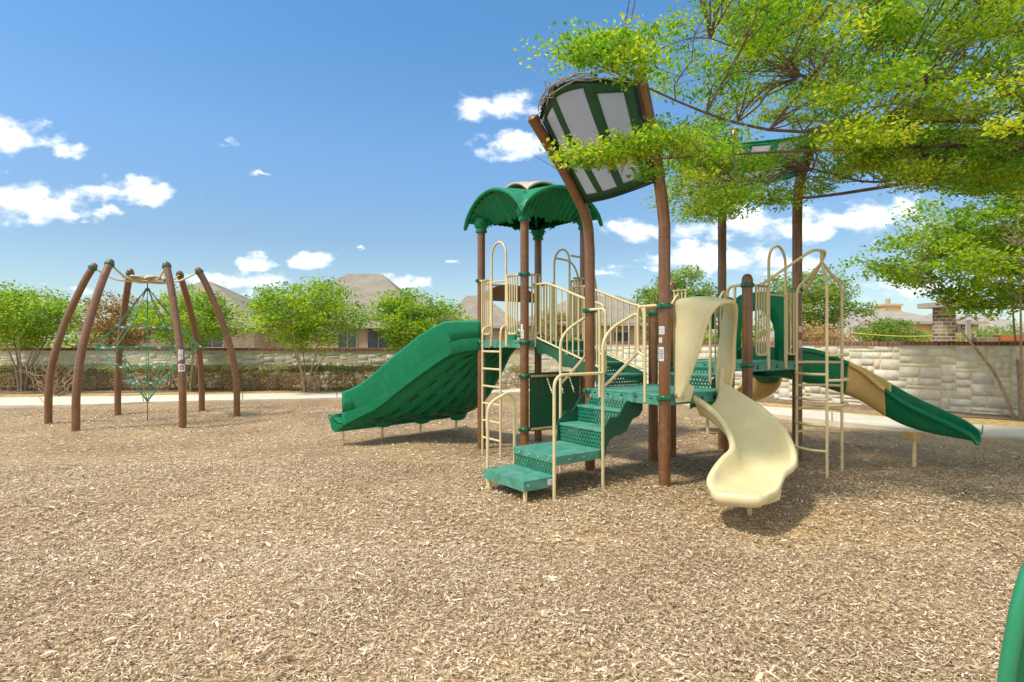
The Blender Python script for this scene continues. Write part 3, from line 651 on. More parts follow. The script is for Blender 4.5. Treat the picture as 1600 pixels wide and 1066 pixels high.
house(x_at(975, Yh), Yh, 'brick house with pale green windows seen between the tower and the steps', [(-5.5, 3.4, 0, 8, 0, 2.7)], [(-5.8, 3.7, 0, 8, 2.7, z_at(462, Yh+4), -2.2, .4)], [(-.1, 1.55, .9, 1.3, 0), (-2.2, 1.5, .9, 1.2, 0), (1.6, 1.5, .9, 1.2, 0)])
# two storey stucco house with chimney at right
Yh = 40.
def chim(r):
    m = MB(); x = .35; zt = z_at(478, Yh+3); m.bx(x-.6, x+.6, 3, 4.2, 3.2, zt); m.bx(x-.7, x+.7, 2.9, 4.3, zt, zt+.15); c = m.build('chimney', STUCCO, r, smooth=False)
    MB().tube([(x, 3.6, zt+.1), (x, 3.6, zt+.55)], .16, 10).build('flue', TRIM, c)
house(x_at(1432, Yh), Yh, 'two storey tan stucco house with a chimney above the right wall', [(-3.6, 3.0, 0, 8, 0, z_at(503, Yh)), (1.2, 3.6, -.8, 3, 0, z_at(504, Yh)-.02)],
      [(-3.9, 2.4, 0, 8, z_at(503, Yh), z_at(483, Yh+4), -2.6, .6), (1.3, 3.6, -.8, 3, z_at(504, Yh), z_at(490, Yh+1), 1.8, 3.0)], [(2.0, z_at(511, Yh-.8), .32, .75, -.8), (2.5, z_at(511, Yh-.8), .32, .75, -.8), (3.0, z_at(511, Yh-.8), .32, .75, -.8)], brick=STUCCO, roofm=ROOF_G, extra=chim)
Yh = 30.
house(x_at(1350, Yh), Yh, 'low grey roofed house right in front of the two storey stucco house', [(-3.0, 3.0, 0, 6, 0, 1.15)], [(-3.3, 3.1, 0, 6, 1.25, z_at(484, Yh+3), -1.3, -.5)], roofm=ROOF_G, brick=BRICK)
Yh = 46.
house(x_at(1545, Yh), Yh, 'distant grey roofed house behind the brick pavilion column', [(-4, 6, 0, 8, 0, 2.2)], [(-4.2, 6.2, 0, 8, 2.2, z_at(493, Yh+4), -1.5, 3)], roofm=ROOF_G, brick=STUCCO)
# far treeline
def treeline():
    root = empty('far_trees', (0, 70, 0)); tag(root, 'distant band of dark green trees beyond the houses', 'trees', kind='stuff')
    cen = np.stack([rng.uniform(-80, 90, 900), rng.uniform(-3, 3, 900), rng.uniform(-.5, 3.6, 900)], 1)
    leaves('foliage', cen, 1.6, 22, .32, LEAF_DULL, root, flat=.7)
treeline()
# pavilion: brick column and roof edge
def pavilion():
    Y = 17.5; x = x_at(1475, Y); root = empty('pavilion', (x, Y, -.1)); tag(root, 'park pavilion with a thick brick column and flat grey roof edge above the right wall', 'pavilion')
    for dx in (0, 4.4):
        m = MB().bx(dx-.20, dx+.20, -.2, .2, 0, z_at(481, Y)); m.build('brick_column', BRICK2, root, smooth=False)
    m = MB(); zt = z_at(481, Y); m.bx(-.42, 5.2, -.5, .55, zt, zt+.14)
    m.add([(-.42, -.5, zt+.143), (5.2, -.5, zt+.143), (5.2, .55, zt+.143), (-.42, .55, zt+.143), (.6, .05, zt+.26), (4.2, .05, zt+.26)], [(0, 1, 5, 4), (2, 3, 4, 5), (3, 0, 4), (1, 2, 5)])
    m.build('roof', TRIM, root, smooth=False)
    MB().bx(.9, 5.2, -.1, .12, 0, z_at(527, Y)).build('low_brick_wall', BRICK, root, smooth=False)
    MB().bx(1.55, 4.6, -.16, .14, z_at(532, Y), z_at(524, Y)).build('orange_ledge', ORANGE, root, smooth=False)
pavilion()
def net():
    Y = 19.; xa = x_at(1327, Y); xb = x_at(1524, Y); root = empty('volleyball_net', ((xa+xb)/2, Y, -.1)); tag(root, 'yellow taped volleyball net strung above the right wall', 'net'); h = (xb-xa)/2
    pts = [(-h+2*h*t, 0, z_at(520, Y)-.12*math.sin(math.pi*t)) for t in np.linspace(0, 1, 12)]
    MB().tube(pts, .015, 6).build('top_tape', NET, root)
    pts = [(-h+2*h*t, 0, z_at(538, Y)-.06*math.sin(math.pi*t)) for t in np.linspace(0, 1, 12)]
    MB().tube(pts, .016, 6).build('bottom_tape', NET, root)
    for s in (-1, 1): MB().tube([(s*h, 0, 0), (s*h, 0, z_at(519, Y)+.05)], .04, 8).build('post', TRIM, root)
    MB().bx(h-.30, h-.16, -.04, .04, 0, z_at(500, Y)).build('padded_pole', mat('pole_pad', (.45, .36, .27), .7), root)
net()
# yellow-green gap bushes left behind
# ------------------------------------------------------------------ PLAY STRUCTURE
PS = empty('play_structure', (FX, FY, 0), TH)
tag(PS, 'large green, tan and brown playground structure with towers, steps and slides in the middle', 'playground')
SS = 1.169; U1, V1 = .11, 2.668; U3, V3 = 1.591, .031
D1, D2, D3 = 1.615, 1.02, 1.335
RP = .0635
TOPR = .958   # rail height above deck
def add_post(u, v, top, deck, dome=False, rail=True, bend=None, zlow=-.3):
    m = MB(); pts = [(u, v, zlow), (u, v, top)]
    if bend: pts = [Vector((u, v, zlow)), Vector((u, v, bend[0]-.25))] + [Vector(p) for p in bend[1]]; pts = [pts[0]] + fillet(pts[1:], .5, 8)
    m.tube(pts, RP, 20)
    if bend:
        e = Vector(pts[-1]); d = (e-Vector(pts[-2])).normalized(); m.tube([e, e+d*.02, e+d*.045], [RP+.004, RP+.002, RP*.5], 16)
        m.lathe((u, v, bend[0]-.38), [(RP+.001, 0), (RP+.003, .002), (RP+.003, .012), (RP+.001, .014)], 20)
    elif dome: m.lathe((u, v, top), [(RP+.004, -.08), (RP+.004, 0), (RP*.93, .022), (RP*.75, .045), (RP*.45, .06), (.004, .066)], 20)
    p = m.build('post', BROWN, PS)
    zs = [deck-.035] + ([deck+TOPR] if rail else [])
    for z in zs: clamp(u, v, z, p)
    return p
def clamp(u, v, z, p):
    c = MB(); c.lathe((u, v, z), [(RP+.002, -.030), (RP+.016, -.026), (RP+.019, -.012), (RP+.019, .012), (RP+.016, .026), (RP+.002, .030)], 20)
    for a in (.0, 3.14): c.box((u+(RP+.020)*math.cos(a), v+(RP+.020)*math.sin(a), z), (.03, .06, .045), Matrix.Rotation(a, 3, 'Z'))
    k = c.build('clamp', GREEN_DK, p, bevel=.006)
    return k
pF = add_post(0, 0, 3, D2, bend=(3.1, [(-.02, .02, 3.15), (-.16, .02, 3.75), (-.395, .0, 4.42)]))
pD = add_post(0, SS, 3, D2, bend=(2.95, [(-.03, SS, 3.12), (-.40, SS, 3.62), (-.89, SS, 4.16)]))
pG = add_post(SS, 0, 2.06, D2, dome=True); pH = add_post(SS, SS, 2.06, D2, dome=True)
ROOFZ = 3.44
pB = add_post(U1, V1, ROOFZ, D1); pA = add_post(U1, V1+SS, ROOFZ, D1); pE = add_post(U1+SS, V1, ROOFZ, D1); pC = add_post(U1+SS, V1+SS, ROOFZ, D1)
pJ = add_post(U3, V3, 2.37, D3, dome=True); pM = add_post(U3, V3+SS, 2.37, D3, dome=True)
pK = add_post(U3+SS, V3, 3, D3, bend=(3.6, [(U3+SS+.02, V3, 3.7), (U3+SS+.25, V3, 4.1), (U3+SS+.553, V3, 4.57)]))
pL = add_post(U3+SS, V3+SS, 3, D3, bend=(3.7, [(U3+SS+.02, V3+SS, 3.9), (U3+SS+.12, V3+SS, 4.3), (U3+SS+.325, V3+SS, 4.85)]))

def deck(u0, v0, z):
    m = MB(); e = .045; m.bx(u0-e+.0, u0+SS+e, v0-e, v0+SS+e, z-.022, z)
    o = m.build('deck', TEAL, PS, bevel=.006)
    f = MB(); t = .012
    for (a, b, c, d) in [(u0-e, u0+SS+e, v0-e, v0-e+t), (u0-e, u0+SS+e, v0+SS+e-t, v0+SS+e), (u0-e, u0-e+t, v0-e+t, v0+SS+e-t), (u0+SS+e-t, u0+SS+e, v0-e+t, v0+SS+e-t)]: f.bx(a, b, c, d, z-.115, z-.022)
    for k in range(1, 4): f.bx(u0+SS*k/4-.02, u0+SS*k/4+.02, v0, v0+SS, z-.09, z-.022)
    bo = MB()
    for k in range(5):
        for q in (0, 1):
            s = .15+k*.22
            bo.lathe((u0+s, v0-e, z-.05), [(.011, -.011), (.011, .011)], 8); bo.box((u0-e, v0+s, z-.045), (.012, .03, .012)); bo.box((u0+s, v0-e, z-.075), (.05, .012, .012))
    f.build('fascia', TEAL, o, smooth=False, extra=[(bo, SHADE_DK)])  # fascia holes are solid dark bits, their inner shade painted on
    return o
dk1 = deck(U1, V1, D1); dk2 = deck(0, 0, D2); dk3 = deck(U3, V3, D3)

TR = .0175; BR = .0115
def P3(axis, c, s, z):     # point on a vertical plane: axis 'u' means u=c, running coordinate v=s
    return (c, s, z) if axis == 'u' else (s, c, z)
def rail_panel(axis, c, s0, s1, zb, zt, n, legs=(), zdeck=None, out=None, name='railing_panel', top_ext=None):
    m = MB(); lo, hi = min(s0, s1), max(s0, s1)
    m.tube(fillet([P3(axis, c, lo, zt-.0), P3(axis, c, lo, zb), P3(axis, c, hi, zb), P3(axis, c, hi, zt)], .06), TR*.8, 8)
    m.tube([P3(axis, c, lo-.0, zt), P3(axis, c, hi, zt)], TR, 10)
    for k in range(1, n+1):
        s = lo+(hi-lo)*k/(n+1); m.tube([P3(axis, c, s, zb), P3(axis, c, s, zt)], BR, 8)
    for s in legs: m.tube([P3(axis, c, s, zdeck-.10), P3(axis, c, s, zt)], TR, 10); 
    if top_ext: m.tube([P3(axis, c, top_ext[0], zt), P3(axis, c, top_ext[1], zt)], TR, 10)
    return m.build(name, TAN, PS)
def hoop(axis, c, s0, s1, zb, zt):
    m = MB(); pts = [P3(axis, c, s0, zb)]; r = (s1-s0)/2
    for k in range(0, 13):
        a = math.pi*k/12; pts.append(P3(axis, c, (s0+s1)/2-r*math.cos(a), zt-abs(r)*1.15+abs(r)*1.15*math.sin(a)))
    pts.append(P3(axis, c, s1, zb)); m.tube(pts, TR, 12); return m.build('hoop_rail', TAN, PS)
# tower 1, side facing the camera left (u = U1): ladder opening between hoop legs
za = U1-.05
hoop('u', za, V1+.40, V1+.79, D1-.09, 3.12)
rail_panel('u', za, V1+.12, V1+.36, D1+.09, D1+TOPR, 3, legs=(V1+.38,), zdeck=D1, top_ext=(V1+.02, V1+.40))
rail_panel('u', za, V1+.83, V1+SS-.1, D1+.09, D1+TOPR-.01, 3, legs=(V1+.81,), zdeck=D1, top_ext=(V1+.79, V1+SS-.02))
m = MB(); m.tube([P3('u', za, V1+.40, D1+TOPR-.06), P3('u', za, V1+.79, D1+TOPR-.06)], TR*.8, 8); m.build('gate_bar', TAN, PS)
# B-E side (v = V1): short panel next to B, stair opening, panel by E
zb_ = V1-.05
rail_panel('v', zb_, U1+.10, U1+.24, D1+.09, D1+TOPR, 1, legs=(U1+.16,), zdeck=D1, top_ext=(U1+.02, U1+.24))
rail_panel('v', zb_, U1+.93, U1+SS-.1, D1+.09, D1+TOPR, 1, top_ext=(U1+.9, U1+SS-.02))
# C-E side (u = U1+SS)
ze = U1+SS+.05
hoop('u', ze, V1+.40, V1+.79, D1-.09, 3.12)
rail_panel('u', ze, V1+.10, V1+.36, D1+.09, D1+TOPR, 3, legs=(V1+.38,), zdeck=D1, top_ext=(V1+.02, V1+.40))
rail_panel('u', ze, V1+.83, V1+SS-.1, D1+.09, D1+TOPR, 2, legs=(V1+.81,), zdeck=D1, top_ext=(V1+.79, V1+SS-.02))
# vertical ladder with inclined loop on the far side of tower 1 (seen over the rails)
m = MB()
for s in (V1+.40, V1+.79):
    m.tube(fillet([(ze+.04, s, 3.0), (ze+.42, s, 2.98), (ze+.60, s, 2.6), (ze+.62, s, -.3)], .2, 8), TR, 10)
for k in range(6): m.tube([(ze+.62, V1+.40, .25+k*.24), (ze+.62, V1+.79, .25+k*.24)], TR, 8)
m.build('arch_ladder', TAN, PS)
# A-C side: arched brown beam over the slide
m = MB(); top = [(U1+.08+(SS-.16)*t, 2.30+.26-.0*t+.09*math.sin(math.pi*t)*0 if False else 2.33+.22*math.sin(math.pi*(.12+.76*t)) ) for t in np.linspace(0, 1, 15)]
poly = [(a, V1+SS, b) for a, b in top] + [(a, V1+SS, 2.26-.06*math.sin(math.pi*i/14)*0) for i, (a, b) in enumerate(reversed(top))]
m.prism(poly, (0, -.02, 0), (0, .02, 0)); m.build('arched_beam', BROWN_PN, PS, bevel=.008)
MB().tube([(U1, V1+SS, 2.52), (U1+SS, V1+SS, 2.52)], TR, 8).build('cross_rail', TAN, PS)

# ladder to tower 1 on u side
m = MB(); ul = U1-.22
for s, s2 in ((V1+.30, V1+.40), (V1+.79, V1+.79+.02)):
    m.tube(fillet([(ul, s+.0, -.35), (ul, s, 1.70), (ul+.02, s, 1.80), (za-.02, s2, 1.83)], .1), TR, 10)
lad = m.build('ladder', TAN, PS)
for k in range(6):
    MB().tube([(ul, V1+.30, 1.44-k*.265), (ul, V1+.79, 1.44-k*.265)], TR*.95, 8).build('rung', TAN, lad)

# tower roof
def tower_roof():
    o_ = .19; c = (U1+SS/2, V1+SS/2); h = SS/2+o_; n = 40
    def zf(a, b, amp=.46, base=ROOFZ):
        ar = lambda t: max(0, math.cos(math.pi/2*abs(t)))**.6
        aa, bb = ar(a), ar(b); z = max(aa, bb)
        k = min(1-abs(a), 1-abs(b)); return base+amp*z+.04*min(1, k*2.0)
    rows = [[(c[0]+a*h*(1+.04*math.cos(math.pi/2*b)), c[1]+b*h*(1+.04*math.cos(math.pi/2*a)), zf(a, b)) for a in np.linspace(-1, 1, n+1)] for b in np.linspace(-1, 1, n+1)]
    m = MB(); m.grid(rows); ro = m.build('roof', GREEN, PS, solid=.03, offs=0)
    # rolled edge
    e = MB(); ring = []
    ts = np.linspace(-1, 1, 25)
    ring = [(a, -1) for a in ts[:-1]]+[(1, a) for a in ts[:-1]]+[(-a, 1) for a in ts[:-1]]+[(-1, -a) for a in ts[:-1]]
    out = [(c[0]+a*h*(1+.04*math.cos(math.pi/2*b)), c[1]+b*h*(1+.04*math.cos(math.pi/2*a)), zf(a, b)-.015) for a, b in ring]
    e.tube(out, .032, 8, closed=True); e.build('rolled_edge', GREEN, ro)
    # ribbed, inward-sloping panel under each arch, lower edge scalloped
    for side in range(4):
        pn = MB(); cols = 56; top_, bot_ = [], []
        for k in range(cols+1):
            a = -.95+1.9*k/cols; ph = k % 4; off = (.0, .05, .05, .0)[ph]; wide = abs(a) < .07
            if wide: off = .07
            for L_, (A, B, z) in ((top_, (a, -.985+off*.6, zf(a, -1)-.03)), (bot_, (a*.90, -.60+off*1.2, min(zf(a, -1)-.04, ROOFZ+.03+(0 if ph in (1, 2) else .02)-(.04 if wide else 0))))):
                q = {0: (A, B), 1: (-B, A), 2: (-A, -B), 3: (B, -A)}[side]; L_.append((c[0]+q[0]*h, c[1]+q[1]*h, z))
        mid_ = [tuple((p+q)/2 for p, q in zip(x, y)) for x, y in zip(top_, bot_)]
        pn.grid([top_, mid_, bot_]); pn.build('ribbed_panel', GREEN, ro, smooth=False, solid=.012)
    # hanging scalloped gusset near each collar, collars
    for (u, v) in ((U1, V1), (U1, V1+SS), (U1+SS, V1), (U1+SS, V1+SS)):
        k = MB().lathe((u, v, ROOFZ-.02), [(.066, -.07), (.092, -.065), (.096, -.04), (.085, -.03), (.085, 0), (.11, .03), (.12, .09), (.10, .16)], 20)
        k.build('collar', GREEN, ro)
        s = MB(); du = 1 if u == U1 else -1; dv = 1 if v == V1 else -1
        s.prism([(u+du*.03, v+dv*.03, ROOFZ-.02), (u+du*.40, v+dv*.40, ROOFZ+.42), (u+du*.03, v+dv*.03, ROOFZ+.36)], (.015, -.015, 0), (-.015, .015, 0)); s.build('gusset', GREEN, ro)
    # tan cap on top: same vault, smaller
    hc = .40; rows = []
    for b in np.linspace(-1, 1, 21):
        rows.append([(c[0]+a*hc, c[1]+b*hc, zf(a, b, .20, 3.865)) for a in np.linspace(-1, 1, 21)])
    m = MB(); m.grid(rows); m.build('roof_cap', CAPGREY, ro, solid=.035, offs=-1)
tower_roof()

# ------------- canopies on bent posts
def canopy(corners, rows_px=None, bulge=.18, flip=1, gm=None):
    """corners: bl, tl, tr, br (local). fan of perforated windows in a green sheet, barrel-curved"""
    bl, tl, tr, br = [Vector(c) for c in corners]; n = 24
    nrm = (tl-bl).cross(br-bl).normalized()*flip
    upv = ((tl-bl)+(tr-br)).normalized()
    def S_(a, b):
        p = (bl*(1-a)+br*a)*(1-b)+(tl*(1-a)+tr*a)*b
        return p+upv*(bulge*math.sin(math.pi*a)*b*b*1.35)+nrm*(.10*math.sin(math.pi*a)+.16*math.sin(math.pi*b*.5)*math.sin(math.pi*a))
    cells = [(.11, .30, .53, .92), (.385, .665, .50, .95), (.75, .92, .50, .90), (.12, .33, .09, .40), (.42, .62, .09, .40), (.70, .89, .10, .40)]
    ga = sorted(set([0, 1]+[c[0] for c in cells]+[c[1] for c in cells])); gb = sorted(set([0, 1]+[c[2] for c in cells]+[c[3] for c in cells]))
    ga = sorted(set(ga+[round(t, 3) for t in np.linspace(0, 1, 17)])); gb = sorted(set(gb+[round(t, 3) for t in np.linspace(0, 1, 13)]))
    g = MB(); w = MB()
    for i in range(len(ga)-1):
        for j in range(len(gb)-1):
            ma, mb_ = (ga[i]+ga[i+1])/2, (gb[j]+gb[j+1])/2
            q = [S_(ga[i], gb[j]), S_(ga[i+1], gb[j]), S_(ga[i+1], gb[j+1]), S_(ga[i], gb[j+1])]
            (w if any(c[0] < ma < c[1] and c[2] < mb_ < c[3] for c in cells) else g).add(q, [(0, 1, 2, 3)])
    def weld(o):
        bm = bmesh.new(); bm.from_mesh(o.data); bmesh.ops.remove_doubles(bm, verts=bm.verts, dist=1e-5); bmesh.ops.recalc_face_normals(bm, faces=bm.faces); bm.to_mesh(o.data); bm.free(); return o
    co = weld(g.build('canopy', gm or GREEN_CAN_SHADE, PS, solid=.014)); weld(w.build('perforated_window', PERF, co))
    e = MB(); e.tube([S_(t, 0) for t in np.linspace(0, 1, 12)], .016, 8); e.tube([S_(t, 1) for t in np.linspace(0, 1, 16)], .022, 8)
    e.tube([S_(.0, t) for t in np.linspace(0, 1, 12)], .014, 8); e.tube([S_(1, t) for t in np.linspace(0, 1, 12)], .014, 8)
    e.build('edge_tube', gm or SHADE_DK, co)  # first canopy's edge painted near-black as backlit shade
    return S_, co
Sf, can1 = canopy([lp(914, 316, 7.2), lp(846, 184, 6.85), lp(992, 128, 6.1), lp(1022, 284, 6.3)], bulge=.20, flip=-1)
Sg, can2 = canopy([lp(1146, 284, 8.9), lp(1158, 225, 9.1), lp(1276, 208, 8.35), lp(1243, 274, 8.05)], bulge=.15, gm=GREEN)  # brighter green puts this canopy's sunlit look into its colour
# dead vine stems caught on the first canopy's top edge
vm = MB()
for k in range(16):
    o = rng.normal(0, .03, 3); pts = [Sf(t, 1.0)+Vector(o)+Vector(rng.normal(0, .018, 3))+Vector((0, 0, .02)) for t in np.linspace(max(0, rng.uniform(-.1, .4)), min(1, rng.uniform(.5, 1.2)), 9)]
    vm.tube(pts, .0065, 5)
for base in ((0, 1), (.35, 1), (.95, .9), (1.0, .12)):
    for k in range(5):
        p = Sf(*base); q = p+Vector(rng.normal(0, .10, 3)); vm.tube(branch_path(p, q, .1, .4, 4), .005, 4)
vine = vm.build('dead_vine', mat('vine_grey', (.30, .25, .20), .9, .2, 12), None); vine.location = (FX, FY, 0); vine.rotation_euler = (0, 0, TH)
tag(vine, 'dry grey vine stems tangled on the top edge of the slatted green canopy', 'vine')

# ------------- stairs
def perf_riser(m, axis, c, s0, s1, z0, z1): m.bx(*( (c-.004, c+.004, s0, s1) if axis == 'u' else (s0, s1, c-.004, c+.004) ), z0, z1)
def wavy(m, pts_top, pts_bot, axis, c, th=.012):
    poly = [P3(axis, c, s, z) for s, z in pts_top]+[P3(axis, c, s, z) for s, z in reversed(pts_bot)]
    a = (th/2, 0, 0) if axis == 'u' else (0, th/2, 0); m.prism(poly, tuple(-q for q in a), a)
def treads(parent_name, specs, axis, w0, w1, lip=.06):
    m = MB()
    for s0, s1, z in specs:
        if axis == 'u': m.bx(s0, s1, w0, w1, z-.03, z)
        else: m.bx(w0, w1, s0, s1, z-.03, z)
    return m.build(parent_name, TEAL, PS, bevel=.006)
# entry steps at u<0
vn, vf = .47, 1.20
EU = [(-1.54, -1.12, .205), (-1.14, -.43, .405), (-.47, -.15, .62), (-.19, .02, .82)]
ent = treads('entry_steps', EU, 'u', vn, vf)
r = MB()
for u, z0, z1 in ((-1.135, .205, .375), (-.455, .405, .59), (-.175, .62, .79), (-.05, .82, .905)): perf_riser(r, 'u', u, vn+.01, vf-.01, z0, z1)
r.build('riser', TEAL_H, ent, smooth=False)
f = MB()
f.bx(-1.535, -1.145, vn-.002, vn+.006, .10, .204); f.bx(-1.545, -1.535, vn-.002, vf+.002, .10, .204); f.bx(-1.535, -1.145, vf-.006, vf+.002, .10, .204)
f2 = MB(); f2.bx(-1.139, -.46, vn-.002, vn+.006, .31, .404); f2.bx(-1.146, -1.139, vn-.002, vf+.002, .33, .404); f2.bx(-1.139, -.46, vf-.006, vf+.002, .31, .404); f2.build('fascia', TEAL, ent, smooth=False)
fasc = f
for v in (vn-.012, vf+.012):
    s = MB(); top = [(-.50, .36), (-.49, .60), (-.47, .66)]+[(-.44+.52*t, .67+.33*t+.035*math.sin(4*math.pi*t)) for t in np.linspace(0, 1, 17)]+[(.10, 1.02), (.16, 1.0)]
    bot = [(-.50, .28), (-.44, .32), (-.42, .42), (-.37, .50), (-.29, .54), (-.19, .55), (-.11, .58), (-.06, .65), (.0, .71), (.10, .735), (.16, .80)]
    k = len(top)
    wavy(s, top, bot, 'u', 0, .012) if False else s.prism([(u_, v, z) for u_, z in top]+[(u_, v, z) for u_, z in reversed(bot)], (0, -.006, 0), (0, .006, 0))
    s.build('stringer', STRING, ent, smooth=False)
b = MB()
for k in range(4):
    for (u, z) in ((-1.143, .37), (-.06, .945)): b.lathe((u-.008, vn+.10+k*.17, z-.02), [(.010, 0), (.012, .012), (.010, .024)], 8)
b.lathe((-1.50, vn-.008, .15), [(.010, 0), (.010, .02)], 8)
for q in (-.95, -.75): b.box((q, vn-.006, .36), (.035, .008, .012))
fasc.build('fascia', TEAL, ent, smooth=False, extra=[(b, BOLT)])
for (u, v) in ((-1.50, vn+.04), (-1.50, vf-.04), (-.95, vf-.03)): MB().tube([(u, v, -.3), (u, v, .18 if u < -1 else .38)], .022, 10).build('leg', TAN, ent)
MB().box((-1.20, vn-.006, .155), (.09, .004, .06)).build('label_plate', WHITE, ent, smooth=False)
# handrails of entry steps
vr = .42; hr = MB()
hr.tube(fillet([(-1.196, vr, -.3), (-1.196, vr, 1.25), (-.51, vr, 1.25)], .14, 8), TR, 12)
hr.tube(fillet([(-.51, vr, -.3), (-.51, vr, 1.60), (-.38, vr, 1.74), (-.02, vr, 1.90), (.0, vr-.08, 1.90)], .12, 8), TR, 12)
hr.tube(fillet([(-.51, vr, 1.10), (-.40, vr, 1.16), (-.03, vr, 1.42), (.0, vr-.08, 1.50)], .08), TR, 10)
hr.build('handrail', TAN, ent)
vr = 1.26; hr = MB()
hr.tube(fillet([(-1.457, vr, -.3), (-1.457, vr, .90), (-1.17, vr, 1.02), (-1.09, vr, .93), (-1.09, vr, -.3)], .12, 8), TR, 12)
hr.tube(fillet([(-.40, vr, -.3), (-.40, vr, 1.62), (-.26, vr, 1.76), (.0, vr, 1.89), (.06, vr-.05, 1.90)], .12, 8), TR, 12)
hr.tube(fillet([(-.40, vr, 1.08), (-.24, vr, 1.20), (.02, vr, 1.42)], .08), TR, 10)
hr.build('handrail', TAN, ent)
# short loop panel beside post F and beside post D
def loop_panel(v0, v1, v2):
    m = MB(); u = -.045
    m.tube([(u, v1, D2-.10), (u, v1, 1.985)], TR, 10)
    m.tube(fillet([(u, v0, 1.985), (u, v2, 1.985), (u, v2, 1.47), (u, v1, 1.43)], .07, 6), TR, 10)
    m.build('loop_rail', TAN, PS)
loop_panel(.05, .236, .34); loop_panel(SS-.05, SS-.22, SS-.32)
# stairs tower2 -> tower1 (v from SS to V1)
ua, ub = .30, .98
TS = [(SS+.03, SS+.42, 1.165), (SS+.38, SS+.80, 1.315), (SS+.76, SS+1.16, 1.465), (SS+1.12, V1-.045, D1-.002)]
st1 = treads('tower_steps', TS, 'v', ua, ub)
r = MB()
for v, z0, z1 in ((SS+.046, 1.0, 1.135), (SS+.40, 1.165, 1.285), (SS+.78, 1.315, 1.435), (SS+1.14, 1.465, 1.585)): perf_riser(r, 'v', v, ua+.01, ub-.01, z0, z1)
r.build('riser', TEAL_H, st1, smooth=False)
for u in (ua-.02, ub+.02):
    s = MB(); nT = 20
    top = [(V1-.03-(V1-SS)*t, 1.63-.46*t-.0*t) for t in np.linspace(0, 1, nT)]
    bot = [(V1-.03-(V1-SS)*t, 1.50-.50*t-.05*max(0, math.sin(6*math.pi*t))) for t in np.linspace(0, 1, nT)]
    s.prism([(u, v, z) for v, z in top]+[(u, v, z) for v, z in reversed(bot)], (-.006, 0, 0), (.006, 0, 0)); s.build('stringer', STRING, st1, smooth=False)
    g = MB(); z1_, z2_ = 2.43, 2.08; top = fillet([(u, V1-.04, z1_), (u, V1-.32, z1_), (u, SS+.25, z2_+.03), (u, SS+.02, z2_-.02), (u, SS+.01, 1.2)], .12, 6)
    g.tube(top, TR, 10); g.tube([(u, V1-.05, 1.66), (u, V1-.05, z1_)], TR, 8)
    g.tube([(u, V1-.04, 1.66), (u, SS+.02, 1.23)], TR*.8, 8)
    for k in range(1, 12):
        v = V1-.05-(V1-SS-.1)*k/12; t = min(1, max(0, (V1-.32-v)/(V1-.32-SS-.1))); zt = z1_+(z2_-z1_)*t; zb = 1.66-.43*(V1-.04-v)/(V1-SS-.06)
        g.tube([(u, v, zb), (u, v, zt)], BR, 8)
    g.build('guard_rail', TAN, st1)
# stairs tower2 -> tower3
va, vb = .30, .98
st2 = treads('link_steps', [(SS+.046, U3-.05, 1.18)], 'u', va, vb)
r = MB(); perf_riser(r, 'u', SS+.05, va, vb, 1.02, 1.15); perf_riser(r, 'u', U3-.055, va, vb, 1.18, 1.25); r.build('riser', TEAL_H, st2, smooth=False)
MB().bx(SS+.05, SS+.056, va, vb, .86, .97).build('fascia', TEAL, st2, smooth=False)
for v in (va-.02, vb+.02):
    s = MB(); s.prism([(SS+.02, v, .93), (SS+.05, v, 1.10), (U3-.03, v, 1.36), (U3-.01, v, 1.18), (SS+.25, v, .98)], (0, -.006, 0), (0, .006, 0)); s.build('stringer', STRING, st2, smooth=False)
    g = MB(); g.tube(fillet([(SS+.02, v, 1.1), (SS+.02, v, 1.98), (SS+.14, v, 2.06), (U3-.10, v, 2.26), (U3-.08, v, 1.3)], .09, 6), TR, 10)
    for q in (.33, .66): g.tube([(SS+.02+q*(U3-SS-.1), v, 1.15+q*.12), (SS+.02+q*(U3-SS-.1), v, 2.0+q*.2)], BR, 8)
    g.build('guard_rail', TAN, st2)
# tower 3 rails on J-K side (v = V3)
zc = V3-.05
hoop('v', zc, 1.985, 2.375, D3-.09, 2.83)
rail_panel('v', zc, U3+.11, 1.94, D3+.09, D3+TOPR, 3, legs=(1.965,), zdeck=D3, top_ext=(U3+.02, 1.985))
rail_panel('v', zc, 2.42, U3+SS-.10, D3+.09, D3+TOPR-.03, 2, legs=(2.395,), zdeck=D3, top_ext=(2.375, U3+SS-.02))
m = MB(); m.tube([(1.985, zc, D3+TOPR-.10), (2.375, zc, D3+TOPR-.10)], TR*.8, 8); m.build('gate_bar', TAN, PS)
# panel next to J on the link side
m = MB(); u = U3-.05
m.tube([(u, V3+.14, D3-.10), (u, V3+.14, D3+TOPR)], TR, 10); m.tube(fillet([(u, V3+.02, D3+TOPR), (u, V3+.24, D3+TOPR), (u, V3+.26, D3+TOPR-.35), (u, V3+.26, D3-.06)], .09, 6), TR, 10); m.build('loop_rail', TAN, PS)
rail_panel('u', U3-.04, V3+.90, V3+SS-.08, D3+.09, D3+TOPR, 2, top_ext=(V3+.88, V3+SS-.02))

